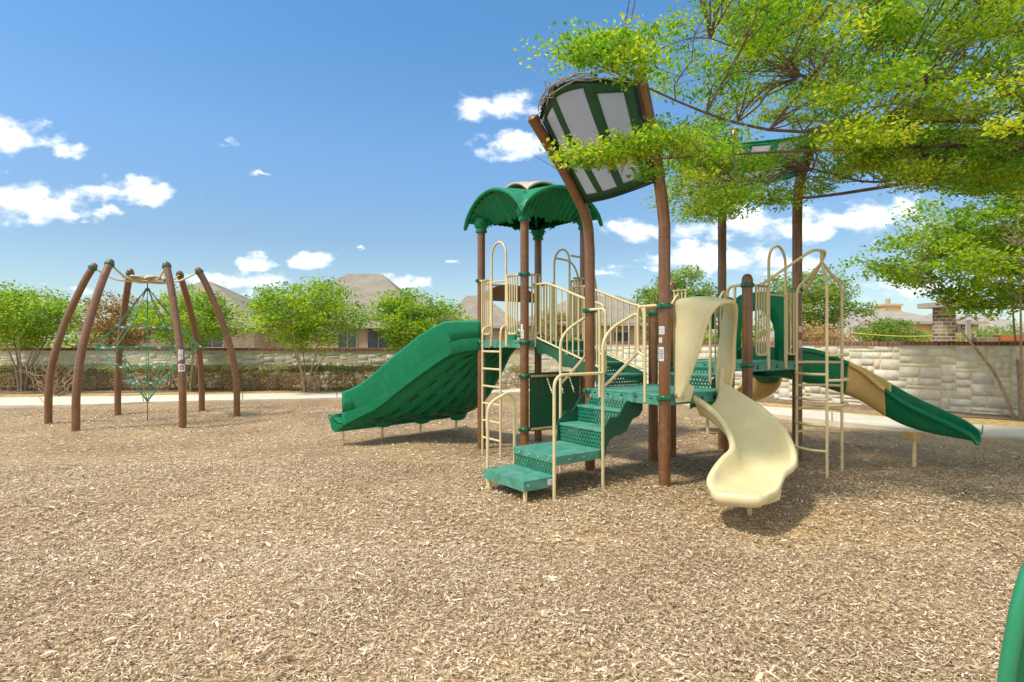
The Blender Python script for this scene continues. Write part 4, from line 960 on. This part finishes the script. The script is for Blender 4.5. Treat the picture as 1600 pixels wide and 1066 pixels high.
# ------------- loop climber beside tower 3
poles = [(2.284, -.221), (2.077, -.702), (2.662, -.60)]; zj = 2.58; cc = (2.36, -.50)
cl = MB()
for (u, v), zt in zip(poles, (2.26, 2.26, 2.28)): cl.tube(fillet([(u, v, -.3), (u, v, zt), (cc[0], cc[1], zj)], .08, 5), TR, 12)
cl.tube([(cc[0], cc[1], zj-.01), (cc[0], cc[1], zj+.14)], TR*1.1, 10)
cl.tube(fillet([(U3+.09, V3-.03, D3+TOPR), (U3+.20, V3-.05, D3+TOPR), tuple(lp(1270, 390, 7.2)), tuple(lp(1291, 393, 7.35)), tuple(lp(1284, 409, 7.45)), tuple(lp(1262, 450, 7.75)), (U3+SS+.07, V3-.03, D3+TOPR)], .1, 5), TR, 10)
clm = cl.build('loop_climber', TAN, PS)
def rung(a, b, z, bul):
    A = Vector((*poles[a], z)); B = Vector((*poles[b], z)); M_ = (A+B)/2; o = (Vector((M_.x, M_.y, 0))-Vector((cc[0], cc[1], 0))); o = o.normalized()*bul
    m = MB(); m.tube(fillet([A, A*.75+B*.25+o, B*.75+A*.25+o, B], .09, 5), TR, 10); m.build('rung', TAN, clm)
for k in range(4): rung(0, 1, 1.20-.305*k, .14); rung(0, 2, 1.33-.295*k, .10)
for k in range(3): rung(1, 2, 1.43-.30*k, .12)

# ------------- spiral slide with hood
def sweep_slide(Ls, Rs, ds, n_sub=5, flange=.035):
    Lc = catmull([tuple(p) for p in Ls], n_sub); Rc = catmull([tuple(p) for p in Rs], n_sub); dc = catmull([(d, 0, 0) for d in ds], n_sub)
    rows = []
    prof = [(-.03, .50), (-.045, .20), (-.03, .02), (.0, -.03), (.035, .0), (.06, .25), (.10, .62), (.17, .88), (.28, .98), (.5, 1.0), (.72, .98), (.83, .88), (.90, .62), (.94, .25), (.965, .0), (1.0, -.03), (1.03, .02), (1.045, .20), (1.03, .50)]
    for a, b, d in zip(Lc, Rc, dc):
        a = Vector(a); b = Vector(b); d = d[0]; row = []
        for t, h in prof:
            hh = h*d if 3 < prof.index((t, h)) < 15 else h*.10
            row.append(a*(1-t)+b*t-Vector((0, 0, hh)))
        rows.append(row)
    return rows
SL = [(1084, 619, 6.52), (1106, 633, 6.32), (1127, 653, 6.12), (1141, 678, 5.90), (1144, 700, 5.72), (1131, 714, 5.58), (1116, 733, 5.44), (1109, 751, 5.30), (1116, 768, 5.17)]
SR = [(1126, 596, 6.70), (1160, 617, 6.48), (1194, 640, 6.25), (1224, 670, 5.98), (1239, 702, 5.70), (1238, 724, 5.46), (1222, 738, 5.25), (1212, 762, 5.08), (1196, 775, 5.02)]
rows = sweep_slide([lp(*p) for p in SL], [lp(*p) for p in SR], [.22, .25, .26, .25, .22, .19, .14, .05, .0])
ex = w2l(FX-.45, FY-.89, 0); nr = len(rows)
for i in range(nr-11, nr):
    q = ((i-(nr-11))/10)**2; nn_ = len(rows[i])
    rows[i] = [p+ex*(.11*q*math.sin(math.pi*k/(nn_-1))) + Vector((0, 0, .018*q*math.sin(math.pi*k/(nn_-1)))) for k, p in enumerate(rows[i])]
last = rows[-1]; cen_ = last[9]
for o_, dz, sh in ((.028, .006, 1.0), (.045, -.02, 1.0), (.045, -.06, .99), (.02, -.095, .95), (-.06, -.11, .85)): rows.append([cen_+(p-cen_)*sh+(ex*o_+Vector((0, 0, dz)))*(math.sin(math.pi*(k+.6)/(len(last)+.2))**.6) for k, p in enumerate(last)])
m = MB(); m.grid(rows); spiral = m.build('spiral_slide', CREAM, PS, solid=.018, sub=1)
# underside skirt / bottom tray of the exit
sk = MB(); q = [lp(1150, 772, 5.3), lp(1210, 760, 5.3), lp(1222, 765, 5.4), lp(1219, 782, 5.4), lp(1200, 789, 5.3), lp(1155, 788, 5.3)]
sk.prism(q, (0, 0, 0), (.10, .16, 0)); sk.build('exit_bracket', CREAM, spiral, bevel=.01)
MB().tube([(-.08, -1.06, -.3), (-.08, -1.06, .24)], .022, 10).build('leg', TAN, spiral)
MB().tube([tuple(w2l(2.05, 6.75, -.3)), tuple(w2l(2.05, 6.75, .75))], .022, 10).build('leg', TAN, spiral) if False else None
# hood: arched shell from the deck side outward
def hood():
    rim = [(.10, -.12, 1.0), (.11, -.20, 1.15), (.11, -.36, 1.53), (.12, -.47, 1.85), (.18, -.55, 1.98), (.35, -.56, 2.01), (.50, -.52, 1.985), (.64, -.44, 1.90), (.77, -.34, 1.74), (.85, -.27, 1.50), (.88, -.24, 1.28), (.86, -.20, 1.0)]
    base = [(.10, -.055, 1.0), (.10, -.055, 1.2), (.10, -.055, 1.55), (.10, -.055, 1.9), (.12, -.055, 2.03), (.36, -.055, 2.05), (.62, -.055, 2.05), (.88, -.055, 2.04), (.99, -.055, 1.95), (.90, -.055, 1.6), (.84, -.055, 1.3), (.84, -.055, 1.0)]
    Rm = catmull(rim, 4); Bs = catmull(base, 4); rows = []
    for i in range(9):
        s = i/8; rows.append([tuple(np.array(p)*(1-s)+np.array(q)*s+np.array([0, 0, .035*math.sin(math.pi*s)*(1 if 12 < k < 34 else 0)])) for k, (p, q) in enumerate(zip(Bs, Rm))])
    m = MB(); m.grid(rows); h = m.build('slide_hood', CREAM, PS, solid=.03, offs=0)
    e = MB(); e.tube(rows[-1], .024, 8); e.build('rolled_edge', CREAM, h)
    # lower bracket tabs fixing the hood to the deck
    t = MB(); t.prism([(.10, -.07, .93), (.34, -.07, .93), (.40, -.07, 1.10), (.10, -.07, 1.2)], (0, -.02, 0), (0, .02, 0)); t.build('hood_foot', CREAM, h, bevel=.01)
    t = MB(); t.prism([(.80, -.12, .86), (1.04, -.08, .95), (1.06, -.08, 1.30), (.74, -.20, 1.30), (.72, -.18, 1.12)], (0, -.02, 0), (0, .02, 0)); t.build('hood_foot', CREAM, h, bevel=.01)
    b = MB(); b.lathe((.20, -.095, .985), [(.02, -.01), (.02, .01)], 10); b.build('bolt', BOLT, h)
hood()

# ------------- wide green slide from tower 1
def wide_slide():
    A = Vector((U1, V1+SS, 0)); E_ = Vector((-1.60, 5.42, 0)); dirL = (E_-A); nL = (dirL.y, -dirL.x)
    Rr0 = Vector((.80, V1+SS, 0)); Rr1 = Vector((.80, 5.62, 0))
    def par(x, y): p = pl(x, y, A, nL); return ((Vector((p.x, p.y, 0))-A).dot(dirL)/dirL.length_squared, p.z)
    bot = [par(*p) for p in [(748, 547), (728, 549), (706, 554), (690, 564), (670, 578), (650, 592), (620, 615), (600, 632), (585, 642), (566, 651), (550, 659), (533, 668)]]
    mid = [par(*p) for p in [(748, 528), (722, 530), (706, 535), (690, 545), (650, 573), (620, 598), (600, 614), (575, 629), (555, 639), (533, 645)]]
    top = [par(*p) for p in [(748, 503), (715, 503), (698, 504), (680, 511), (655, 527), (635, 543), (620, 555), (600, 573), (580, 590), (565, 602), (550, 609), (533, 615)]]
    f = lambda tab, t: float(np.interp(t, [a for a, _ in tab], [b for _, b in tab]))
    zR = lambda s: float(np.interp(s, [0, .1, .2, .45, .6, .75, .9, 1], [1.50, 1.36, 1.14, .66, .46, .33, .25, .22]))
    n = 36; ts = np.linspace(0, 1, n+1); nw = 32
    Lp = lambda s: A+dirL*s
    Rp = lambda s: Rr0+(Rr1-Rr0)*s
    und = lambda s, w: Vector((*(Lp(s)*(1-w)+Rp(s)*w).xy, f(bot, s)*(1-w)**1.0+zR(s)*(1-(1-w)**1.0)-.10*math.sin(math.pi*w)*math.sin(math.pi*min(1, s*1.0))))
    rows = [[und(s, w)+Vector((0, 0, .02*max(0, math.sin(w*7*2*math.pi)))) for w in np.linspace(0, 1, nw+1)] for s in ts]
    m = MB(); m.grid(rows); g = m.build('wide_slide', GREEN, PS, solid=.03, offs=0)
    out = Vector((nL[0], nL[1], 0)).normalized();  out = -out if out.dot(Vector((0, 0, 0))-A) < 0 else out
    out = Vector((-1, -1, 0)).normalized()
    w = MB(); rr = []
    for s in ts:
        p = Lp(s); b, md, t = f(bot, s), f(mid, s), f(top, s)
        rr.append([Vector((p.x, p.y, b-.005))+out*.03, Vector((p.x, p.y, b+.02))+out*.05, Vector((p.x, p.y, md-.012))+out*.055, Vector((p.x, p.y, md))+out*.04, Vector((p.x, p.y, md+.012))+out*.05, Vector((p.x, p.y, (md+t)/2))+out*.06, Vector((p.x, p.y, t-.02))+out*.055, Vector((p.x, p.y, t))+out*.03, Vector((p.x, p.y, t))-out*.02, Vector((p.x, p.y, t-.05))-out*.03])
    w.grid(rr); w.build('side_wall', GREEN, g, solid=.02, offs=1)
    w = MB(); w.grid([[Vector((*Rp(s).xy, zR(s)-.02)), Vector((*Rp(s).xy, zR(s)+.38*(1-.5*s)))] for s in ts]); w.build('side_wall', GREEN, g, solid=.03, offs=0)
    # exit lip
    k = MB(); rows = []
    dl = dirL.normalized()*.24
    for w_ in np.linspace(0, 1, 17):
        p = Lp(1)*(1-w_)+Rp(1)*w_; off = dl*(1-w_)+Vector((.0, .25, 0))*w_; bz = f(bot, 1)*(1-w_)+zR(1)*w_
        rows.append([Vector((p.x, p.y, bz+.03)), Vector((p.x, p.y, bz+.03))+off*.45+Vector((0, 0, .02)), Vector((p.x, p.y, bz+.13-.05*w_))+off*.95, Vector((p.x, p.y, bz+.19-.1*w_))+off, Vector((p.x, p.y, bz+.17-.1*w_))+off*1.02, Vector((p.x, p.y, bz-.06))+off*.75, Vector((p.x, p.y, bz-.10))+off*.5, Vector((p.x, p.y, bz))])
    k.grid(rows); k.build('exit_lip', GREEN, g, solid=.012)
    # end plate of the lip toward the camera
    e = MB(); r0 = rows[0]; e.prism([q+out*.045 for q in r0], (0, 0, 0), tuple(out*.02)); e.build('lip_end', GREEN, g)
    # underside slots in rows along the ribs, recess shade laid on as dark quads
    sm = MB()
    for lane in range(1, 7):
        wv = (lane+.25)/7.2
        for s0 in np.arange(.06+.05*(lane % 2), .93, .15):
            P = []
            for s, dw in ((s0, -.008), (s0+.075, -.008), (s0+.075, .008), (s0, .008)):
                P.append(und(s, wv+dw)-Vector((0, 0, .0165)))
            sm.add(P, [(0, 1, 2, 3)])
    sm.build('slot_shade', SHADE_DK, g, smooth=False, solid=.004)
    rb = MB()
    for lane in range(1, 8): rb.tube([und(s, (lane-.18)/7.2)-Vector((0, 0, .012)) for s in np.linspace(.02, .97, 26)], .016, 6)
    rb.build('underside_rib', GREEN, g)
    # leg brackets and legs along the low end
    for (x, y, u_, v_) in [(536, 690, -1.574, 5.53), (597, 683, -.851, 5.58), (658, 677, -.092, 5.60), (713, 671, .673, 5.61)]:
        MB().tube([(u_, v_, -.4), (u_, v_, .18)], .020, 8).build('leg', TAN, g)
        if x > 550:
            b = MB(); c_ = Vector((u_, v_-.06, 0)); d_ = Vector((1, 0, 0))
            b.prism([c_+Vector((-.26, 0, .30)), c_+Vector((.26, 0, .30)), c_+Vector((.12, 0, .10)), c_+Vector((0, 0, .08)), c_+Vector((-.13, 0, .10))], (0, -.05, 0), (0, .05, 0)); b.build('leg_bracket', GREEN, g, bevel=.015)
wide_slide()

# ------------- three colour slides from tower 3
def chute(near, far, ds, name, split, leg=None, cols=None):
    rows = sweep_slide(far, near, ds, 5); n = len(rows); i0, i1 = int(n*split[0]), int(n*split[1])
    def cap(rws): return rws
    a = MB(); a.grid(rows[:i0+1]); root = a.build(name, GREEN, PS, solid=.02, sub=1)
    b = MB(); b.grid(rows[i0:i1+1]); bo = b.build('tan_section', TAN_PL, root, solid=.03, sub=1)
    last = rows[-1]; mid = last[9]
    tail = rows[i1:]+[[p*.9+mid*.1+(Vector(last[9])-Vector(rows[-2][9]))*.8-Vector((0, 0, .02)) for p in last], [p*.55+mid*.45+(Vector(last[9])-Vector(rows[-2][9]))*1.1-Vector((0, 0, .06)) for p in last]]
    c = MB(); c.grid(tail); c.build('lower_section', GREEN, root, solid=.02, sub=1)
    if leg:
        u, v, z = leg; k = root; MB().tube([(u, v, -.3), (u, v, z)], .024, 10).build('leg', TAN, k)
        b = MB(); b.prism([(u-.20, v, z+.08), (u+.22, v, z+.0), (u+.16, v, z-.03), (u-.14, v, z-.03)], (0, -.06, 0), (0, .06, 0)); b.build('leg_bracket', TAN_PL, k, bevel=.01)
    # moulded ribs on the near outside wall
    return root
near = [(1222, 546, 8.0), (1252, 544, 8.12), (1282, 549, 8.18), (1312, 560, 8.22), (1344, 576, 8.2), (1376, 602, 8.05), (1410, 626, 7.85), (1450, 646, 7.6), (1490, 664, 7.35), (1516, 677, 7.2)]
nw_ = [px(*p) for p in near]
perp = [Vector((-.45, .30, .02)), Vector((-.38, .38, .02)), Vector((-.22, .46, 0)), Vector((.02, .50, 0)), Vector((.22, .45, .01)), Vector((.32, .38, .02)), Vector((.37, .34, .02)), Vector((.38, .32, .02)), Vector((.36, .28, .01)), Vector((.26, .20, 0))]
chute([w2l(*p) for p in nw_], [w2l(*(p+q)) for p, q in zip(nw_, perp)], [.38, .42, .44, .45, .45, .42, .36, .28, .18, .10], 'curved_slide', (.37, .575), leg=(3.703, -1.02, .36))
# second slide curling away behind the tower
cw = [Vector(p) for p in [(3.40, 8.75, 1.36), (3.75, 9.05, 1.26), (4.10, 9.40, 1.05), (4.18, 9.80, .80), (3.95, 10.15, .56), (3.60, 10.35, .40), (3.25, 10.45, .36)]]
nr_, fr_ = [], []
for i, p in enumerate(cw):
    t = (cw[min(i+1, 6)]-cw[max(i-1, 0)]); t.z = 0; t.normalize(); s = Vector((t.y, -t.x, 0))*.24
    nr_.append(w2l(*(p-s+Vector((0, 0, .22))))); fr_.append(w2l(*(p+s+Vector((0, 0, .22)))))
chute(nr_, fr_, [.34, .38, .38, .34, .28, .22, .14], 'curved_slide', (.30, .66), leg=(3.512, 2.003, .35))
# green arch hoods over both slide entries
def arch_panel(axis, c, s0, s1, z0, z1, o0, o1, oz):
    m = MB(); n = 16; outer = []; inner = []
    for k in range(n+1):
        a = math.pi*k/n; cu = math.copysign(abs(math.cos(a))**.5, math.cos(a)); sn = abs(math.sin(a))**.5
        outer.append((s0+s1)/2-cu*(s1-s0)/2); 
        inner.append((o0+o1)/2-math.cos(a)*(o1-o0)/2)
    O = [P3(axis, c, outer[k], z0+(z1-z0)*abs(math.sin(math.pi*k/n))**.35) for k in range(n+1)]
    I = [P3(axis, c, inner[k], z0+(oz-z0)*(.0 if k in (0, n) else 1)*(.45+.55*math.sin(math.pi*k/n)) if k not in (0, n) else z0) for k in range(n+1)]
    V = O+I; m.add(V, [(k, k+1, n+1+k+1, n+1+k) for k in range(n)])
    o = m.build('slide_entry_panel', GREEN, PS, solid=.05, offs=0)
    e = MB(); e.tube(O, .028, 8); e.build('rolled_edge', GREEN, o)
    b = MB()
    for q in (0, n): b.lathe((Vector(O[q])*.6+Vector(I[q])*.4)+Vector((0, 0, .18)), [(.02, -.01), (.02, .01)], 8)
    for zz in (.35, .6): b_ = 0
    return o
arch_panel('u', U3+SS+.02, V3+.14, V3+1.04, D3-.02, 2.28, V3+.32, V3+.88, 2.05)
def bubble():
    rows = []
    for i in range(9):
        t = i/8; row = []
        for k in range(15):
            a = math.pi*k/14; row.append((U3+.22+.86*k/14, V3+SS+.02+.34*math.sin(math.pi/2*t), D3+.45+(.50*math.sin(a)**.8)*math.cos(math.pi/2*t*.9)+.0*t))
        rows.append(row)
    m = MB(); m.grid(rows); m.build('entry_hood', GREEN, PS, solid=.02)
bubble()

# ------------- play panel below tower 1
def play_panel():
    v = V1; u0, u1 = U1+.09, U1+SS-.09
    m = MB(); z0, z1 = .27, 1.13; T = .025
    # panel built of strips around four slanted slots
    def slot_u(k): return u0+.14+.22*k
    cols = 56; rws = 44
    def inslot(u, z):
        for k in range(4):
            c = slot_u(k)+( .98-z)*.42; 
            if .80 < z < 1.05 and abs(u-c) < .028: return True
        return False
    us = np.linspace(u0+.02, u1-.02, cols+1); zs = np.linspace(z0, z1, rws+1)
    for i in range(cols):
        for j in range(rws):
            if inslot((us[i]+us[i+1])/2, (zs[j]+zs[j+1])/2): continue
            m.add([(us[i], v, zs[j]), (us[i+1], v, zs[j]), (us[i+1], v, zs[j+1]), (us[i], v, zs[j+1])], [(0, 1, 2, 3)])
    o = m.build('play_panel', GREEN_DK, PS)
    bm = bmesh.new(); bm.from_mesh(o.data); bmesh.ops.remove_doubles(bm, verts=bm.verts, dist=1e-5); bmesh.ops.recalc_face_normals(bm, faces=bm.faces); bm.to_mesh(o.data); bm.free()
    k = o.modifiers.new('s', 'SOLIDIFY'); k.thickness = T*2; k.offset = 0
    for z in (.31, 1.085): MB().tube([(u0-.02, v-.045, z), (u1+.02, v-.045, z)], .019, 10).build('bar', TAN, o)
    d = MB(); 
    for i in range(14): d.bx(u0+.30, u0+.34, v-.029, v-.026, .36+i*.025, .372+i*.025); d.bx(u0+.56, u0+.59, v-.029, v-.026, .36+i*.025, .366+i*.025)
    d.bx(u0+.29, u0+.60, v-.029, v-.026, .715, .722); d.bx(u0+.42, u0+.424, v-.029, v-.026, .36, .70)
    d.build('raised_marks', GREEN, o, smooth=False)
    for (u, pst) in ((U1, pB), (U1+SS, pE)):
        for z in (.31, 1.085): clamp(u, V1, z, pst)
play_panel()
# stickers on posts
def sticker(post, u, v, z, w, h, m=WHITE, ang=None, lines=3):
    a = ang if ang is not None else math.atan2(0-FY, 0-FX)-TH
    n = 6; V = []; half = w/2/RP
    for zz in (z-h/2, z+h/2):
        for k in range(n+1):
            b = a-half+2*half*k/n; V.append((u+(RP+.0016)*math.cos(b), v+(RP+.0016)*math.sin(b), zz))
    k_ = MB().add(V, [(k, k+1, n+1+k+1, n+1+k) for k in range(n)]).build('sticker', m, post)
    if lines:
        t = MB()
        for q in range(lines):
            zz = z+h*(.3-.6*q/max(1, lines-1)); V = []
            for dz in (-h*.04, h*.04):
                for k in range(n+1):
                    b = a-half*.75+1.5*half*k/n; V.append((u+(RP+.0026)*math.cos(b), v+(RP+.0026)*math.sin(b), zz+dz))
            t.add(V, [(k, k+1, n+1+k+1, n+1+k) for k in range(n)])
        t.build('print', GREYT, k_)
aF = math.atan2(-6.36, -1.65)-TH
sticker(pF, 0, 0, 1.715, .070, .085, ang=aF-.55, lines=4); sticker(pF, 0, 0, 1.61, .045, .055, ang=aF-.75, lines=3); sticker(pF, 0, 0, 1.46, .062, .15, ang=aF-.6, lines=6)
aK = math.atan2(-7.99, -3.87)-TH
sticker(pK, U3+SS, V3, 1.76, .05, .08, ang=aK+.7); sticker(pK, U3+SS, V3, 1.66, .05, .08, REDM, ang=aK+.7, lines=0); sticker(pK, U3+SS, V3, 1.56, .05, .10, ang=aK+.7, lines=4)
aB = math.atan2(-8.59, -.185)-TH
sticker(pB, U1, V1, 1.80, .035, .09, ang=aB-.7, lines=0); sticker(pB, U1, V1, 1.70, .055, .12, ang=aB-.6, lines=4)

# ------------------------------------------------------------------ WEB CLIMBER
def web():
    cx, cy = -7.9, 12.75; root = empty('rope_climber', (cx, cy, -.1)); tag(root, 'dome shaped rope net climber hung from six curved brown posts', 'rope climber')
    Rr = 1.76; tops = []
    for k in range(6):
        a = R(201.5+60*k); prof = [(Rr, -.3), (Rr, .25), (Rr-.01, .75), (Rr-.07, 1.25), (Rr-.20, 1.8), (Rr-.38, 2.35), (Rr-.62, 2.95), (Rr-.78, 3.27)]
        pts = catmull([(r*math.cos(a), r*math.sin(a), z) for r, z in prof], 4)
        p = MB(); p.tube(pts, .070, 18); e = Vector(pts[-1]); d = (e-Vector(pts[-2])).normalized()
        p.tube([e, e+d*.03, e+d*.06, e+d*.08], [.072, .070, .048, .01], 16); po = p.build('post', BROWN, root)
        c = MB(); q = e-d*.04; c.tube([q-d*.03, q-d*.022, q+d*.022, q+d*.03], [.076, .088, .088, .076], 18); c.build('clamp', GREEN_DK, po)
        tops.append((a, e))
        if k == 2:      # age label
            z = 1.13; r_ = .0725; 
            def sk(zz, w, h, m, nm, off, par):
                V = []; n = 6
                aa = math.atan2(-(cy+Rr*math.sin(a)), -(cx+Rr*math.cos(a)))
                for s in (-1, 1):
                    for i in range(n+1):
                        b = aa+(-w/2+w*i/n)/r_; V.append(((Rr-.055 if zz > 1 else Rr-.02)*math.cos(a)*0+pc(zz)[0]+(r_+off)*math.cos(b), pc(zz)[1]+(r_+off)*math.sin(b), zz+s*h/2))
                return MB().add(V, [(i, i+1, n+2+i, n+1+i) for i in range(n)]).build(nm, m, par)
            def pc(zz):
                j = min(pts, key=lambda q: abs(q[2]-zz)); return (j[0], j[1])
            s1 = sk(1.17, .115, .15, WHITE, 'sticker', .006, po); s2 = sk(1.175, .07, .08, REDM, 'sticker', .009, po); s3 = sk(1.17, .03, .035, WHITE, 'print', .012, s2); sk(1.42, .08, .22, WHITE, 'sticker', .008, po)
            s4 = sk(1.42, .05, .015, GREYT, 'print', .012, s1)
    for a, e in tops:
        d = Vector((math.cos(a), math.sin(a), 0)); t = MB()
        t.tube(fillet([d*.90+Vector((0, 0, 3.19)), d*.62+Vector((0, 0, 3.02)), d*.45+Vector((0, 0, 2.99)), Vector((0, 0, 2.97))], .12, 5), .021, 10); t.build('arm', TAN, root)
    # petal plate
    pm = MB(); rows = []
    for i in range(8):
        row = []
        for k in range(72):
            t = 2*math.pi*k/72; lobe = abs(math.cos(3*(t-R(201.5)))); r = (.03+.45*i/7)*(1-.34*(1-lobe)*(i/7))
            row.append((r*math.cos(t), r*math.sin(t), 3.13-.07*(i/7)**1.5-.05*(1-lobe)**1.5*(i/7)))
        rows.append(row+[row[0]])
    pm.grid(rows)
    pm.build('petal_plate', CAPGREY, root, solid=.008)
    # ropes
    ap = Vector((0, 0, 2.86)); bt = Vector((0, 0, .28)); A0 = R(182)
    rings = [(.64, 2.04, ROPEG), (1.12, 1.58, ROPEG), (.68, 1.20, ROPEG), (.36, .85, ROPEG)]
    g = MB(); wm = MB(); kb = MB(); n = 4
    verts = []
    for (r, z, _) in rings:
        row = [Vector((r*math.cos(A0+2*math.pi*k/n+0*.3), r*math.sin(A0+2*math.pi*k/n), z)) for k in range(n)]; verts.append(row)
    for ri, row in enumerate(verts):
        for k in range(n):
            a, b = row[k], row[(k+1) % n]
            for off in ((0, .02) if ri == 1 else (0,)):
                g.tube([a+(b-a)*t-Vector((0, 0, .05*math.sin(math.pi*t)*(1 if ri != 1 else .3)+off)) for t in np.linspace(0, 1, 7)], .0075, 6)
            for t in (0, .5): q = a+(b-a)*t-Vector((0, 0, .05*math.sin(math.pi*t)*(1 if ri != 1 else .3))); wm.box(q, (.05, .05, .035))
    for k in range(n):
        for s in (-.045, .045):
            o = Vector((-math.sin(A0+2*math.pi*k/n), math.cos(A0+2*math.pi*k/n), 0))*s
            kb.tube([ap, verts[0][k]*.5+ap*.5+o*.5], .008, 5); g.tube([verts[0][k]*.5+ap*.5+o*.5, verts[0][k]+o], .009, 5)
            for i in range(3): g.tube([verts[i][k]+o, verts[i+1][k]+o*.8], .0075, 6)
            g.tube([verts[3][k]+o*.8, bt+Vector((0, 0, .12))+o*.3], .0075, 6)
        kb.tube([bt+Vector((0, 0, .13)), bt-Vector((0, 0, .3))], .008, 6)
    for q in (0, 1): g.tube([Vector((0, 0, 2.8)), Vector((.03*(q*2-1), 0, .35))], .007, 5); 
    g.build('rope_net', ROPEG, root, extra=[(wm, ROPEW)])
    kb.tube([Vector((0, 0, 2.97)), ap], .012, 8)
    for k in range(4): kb.lathe(ap+Vector((.03*math.cos(k*1.57), .03*math.sin(k*1.57), -.05)), [(.018, -.03), (.025, 0), (.018, .03)], 8)
    kb.build('steel_cable', ROPEK, root)
web()

# ------------------------------------------------------------------ foreground green plastic piece at the right edge
def fore():
    root = empty('slide_side', (1.92, 1.95, 0)); tag(root, 'green plastic slide side with a rounded pale rim at the lower right corner', 'slide')
    Yd = 1.9; pts = [px(1600+420, 842, Yd), px(1690, 800, Yd), px(1640, 830, Yd), px(1603, 880, Yd), px(1584, 935, Yd), px(1571, 1000, Yd), px(1562, 1060, Yd), px(1556, 1150, Yd), px(1555, 1260, Yd)]
    pts = [Vector((p.x-1.92, p.y-1.95, p.z)) for p in pts]; c = catmull([tuple(p) for p in pts], 6)
    rim = MB(); rim.tube([Vector(p)+Vector((.022, 0, -.01)) for p in c], .024, 12)
    rows = []
    for p in c:
        p = Vector(p); rows.append([p+Vector((.02, .0, -.01)), p+Vector((.05, .03, -.03)), p+Vector((.09, .05, -.05)), p+Vector((.30, .06, -.12)), p+Vector((.75, .04, -.30))])
    m = MB(); m.grid(rows); o = m.build('side_panel', GREEN, root, solid=.02); rim.build('rim', mat('rim_green', (.02, .22, .10), .3, .1, 4), root)
    MB().tube([(.25, .02, -.3), (.25, .02, .35)], .03, 10).build('leg', TAN, root)
fore()
S.cycles.use_denoising = True
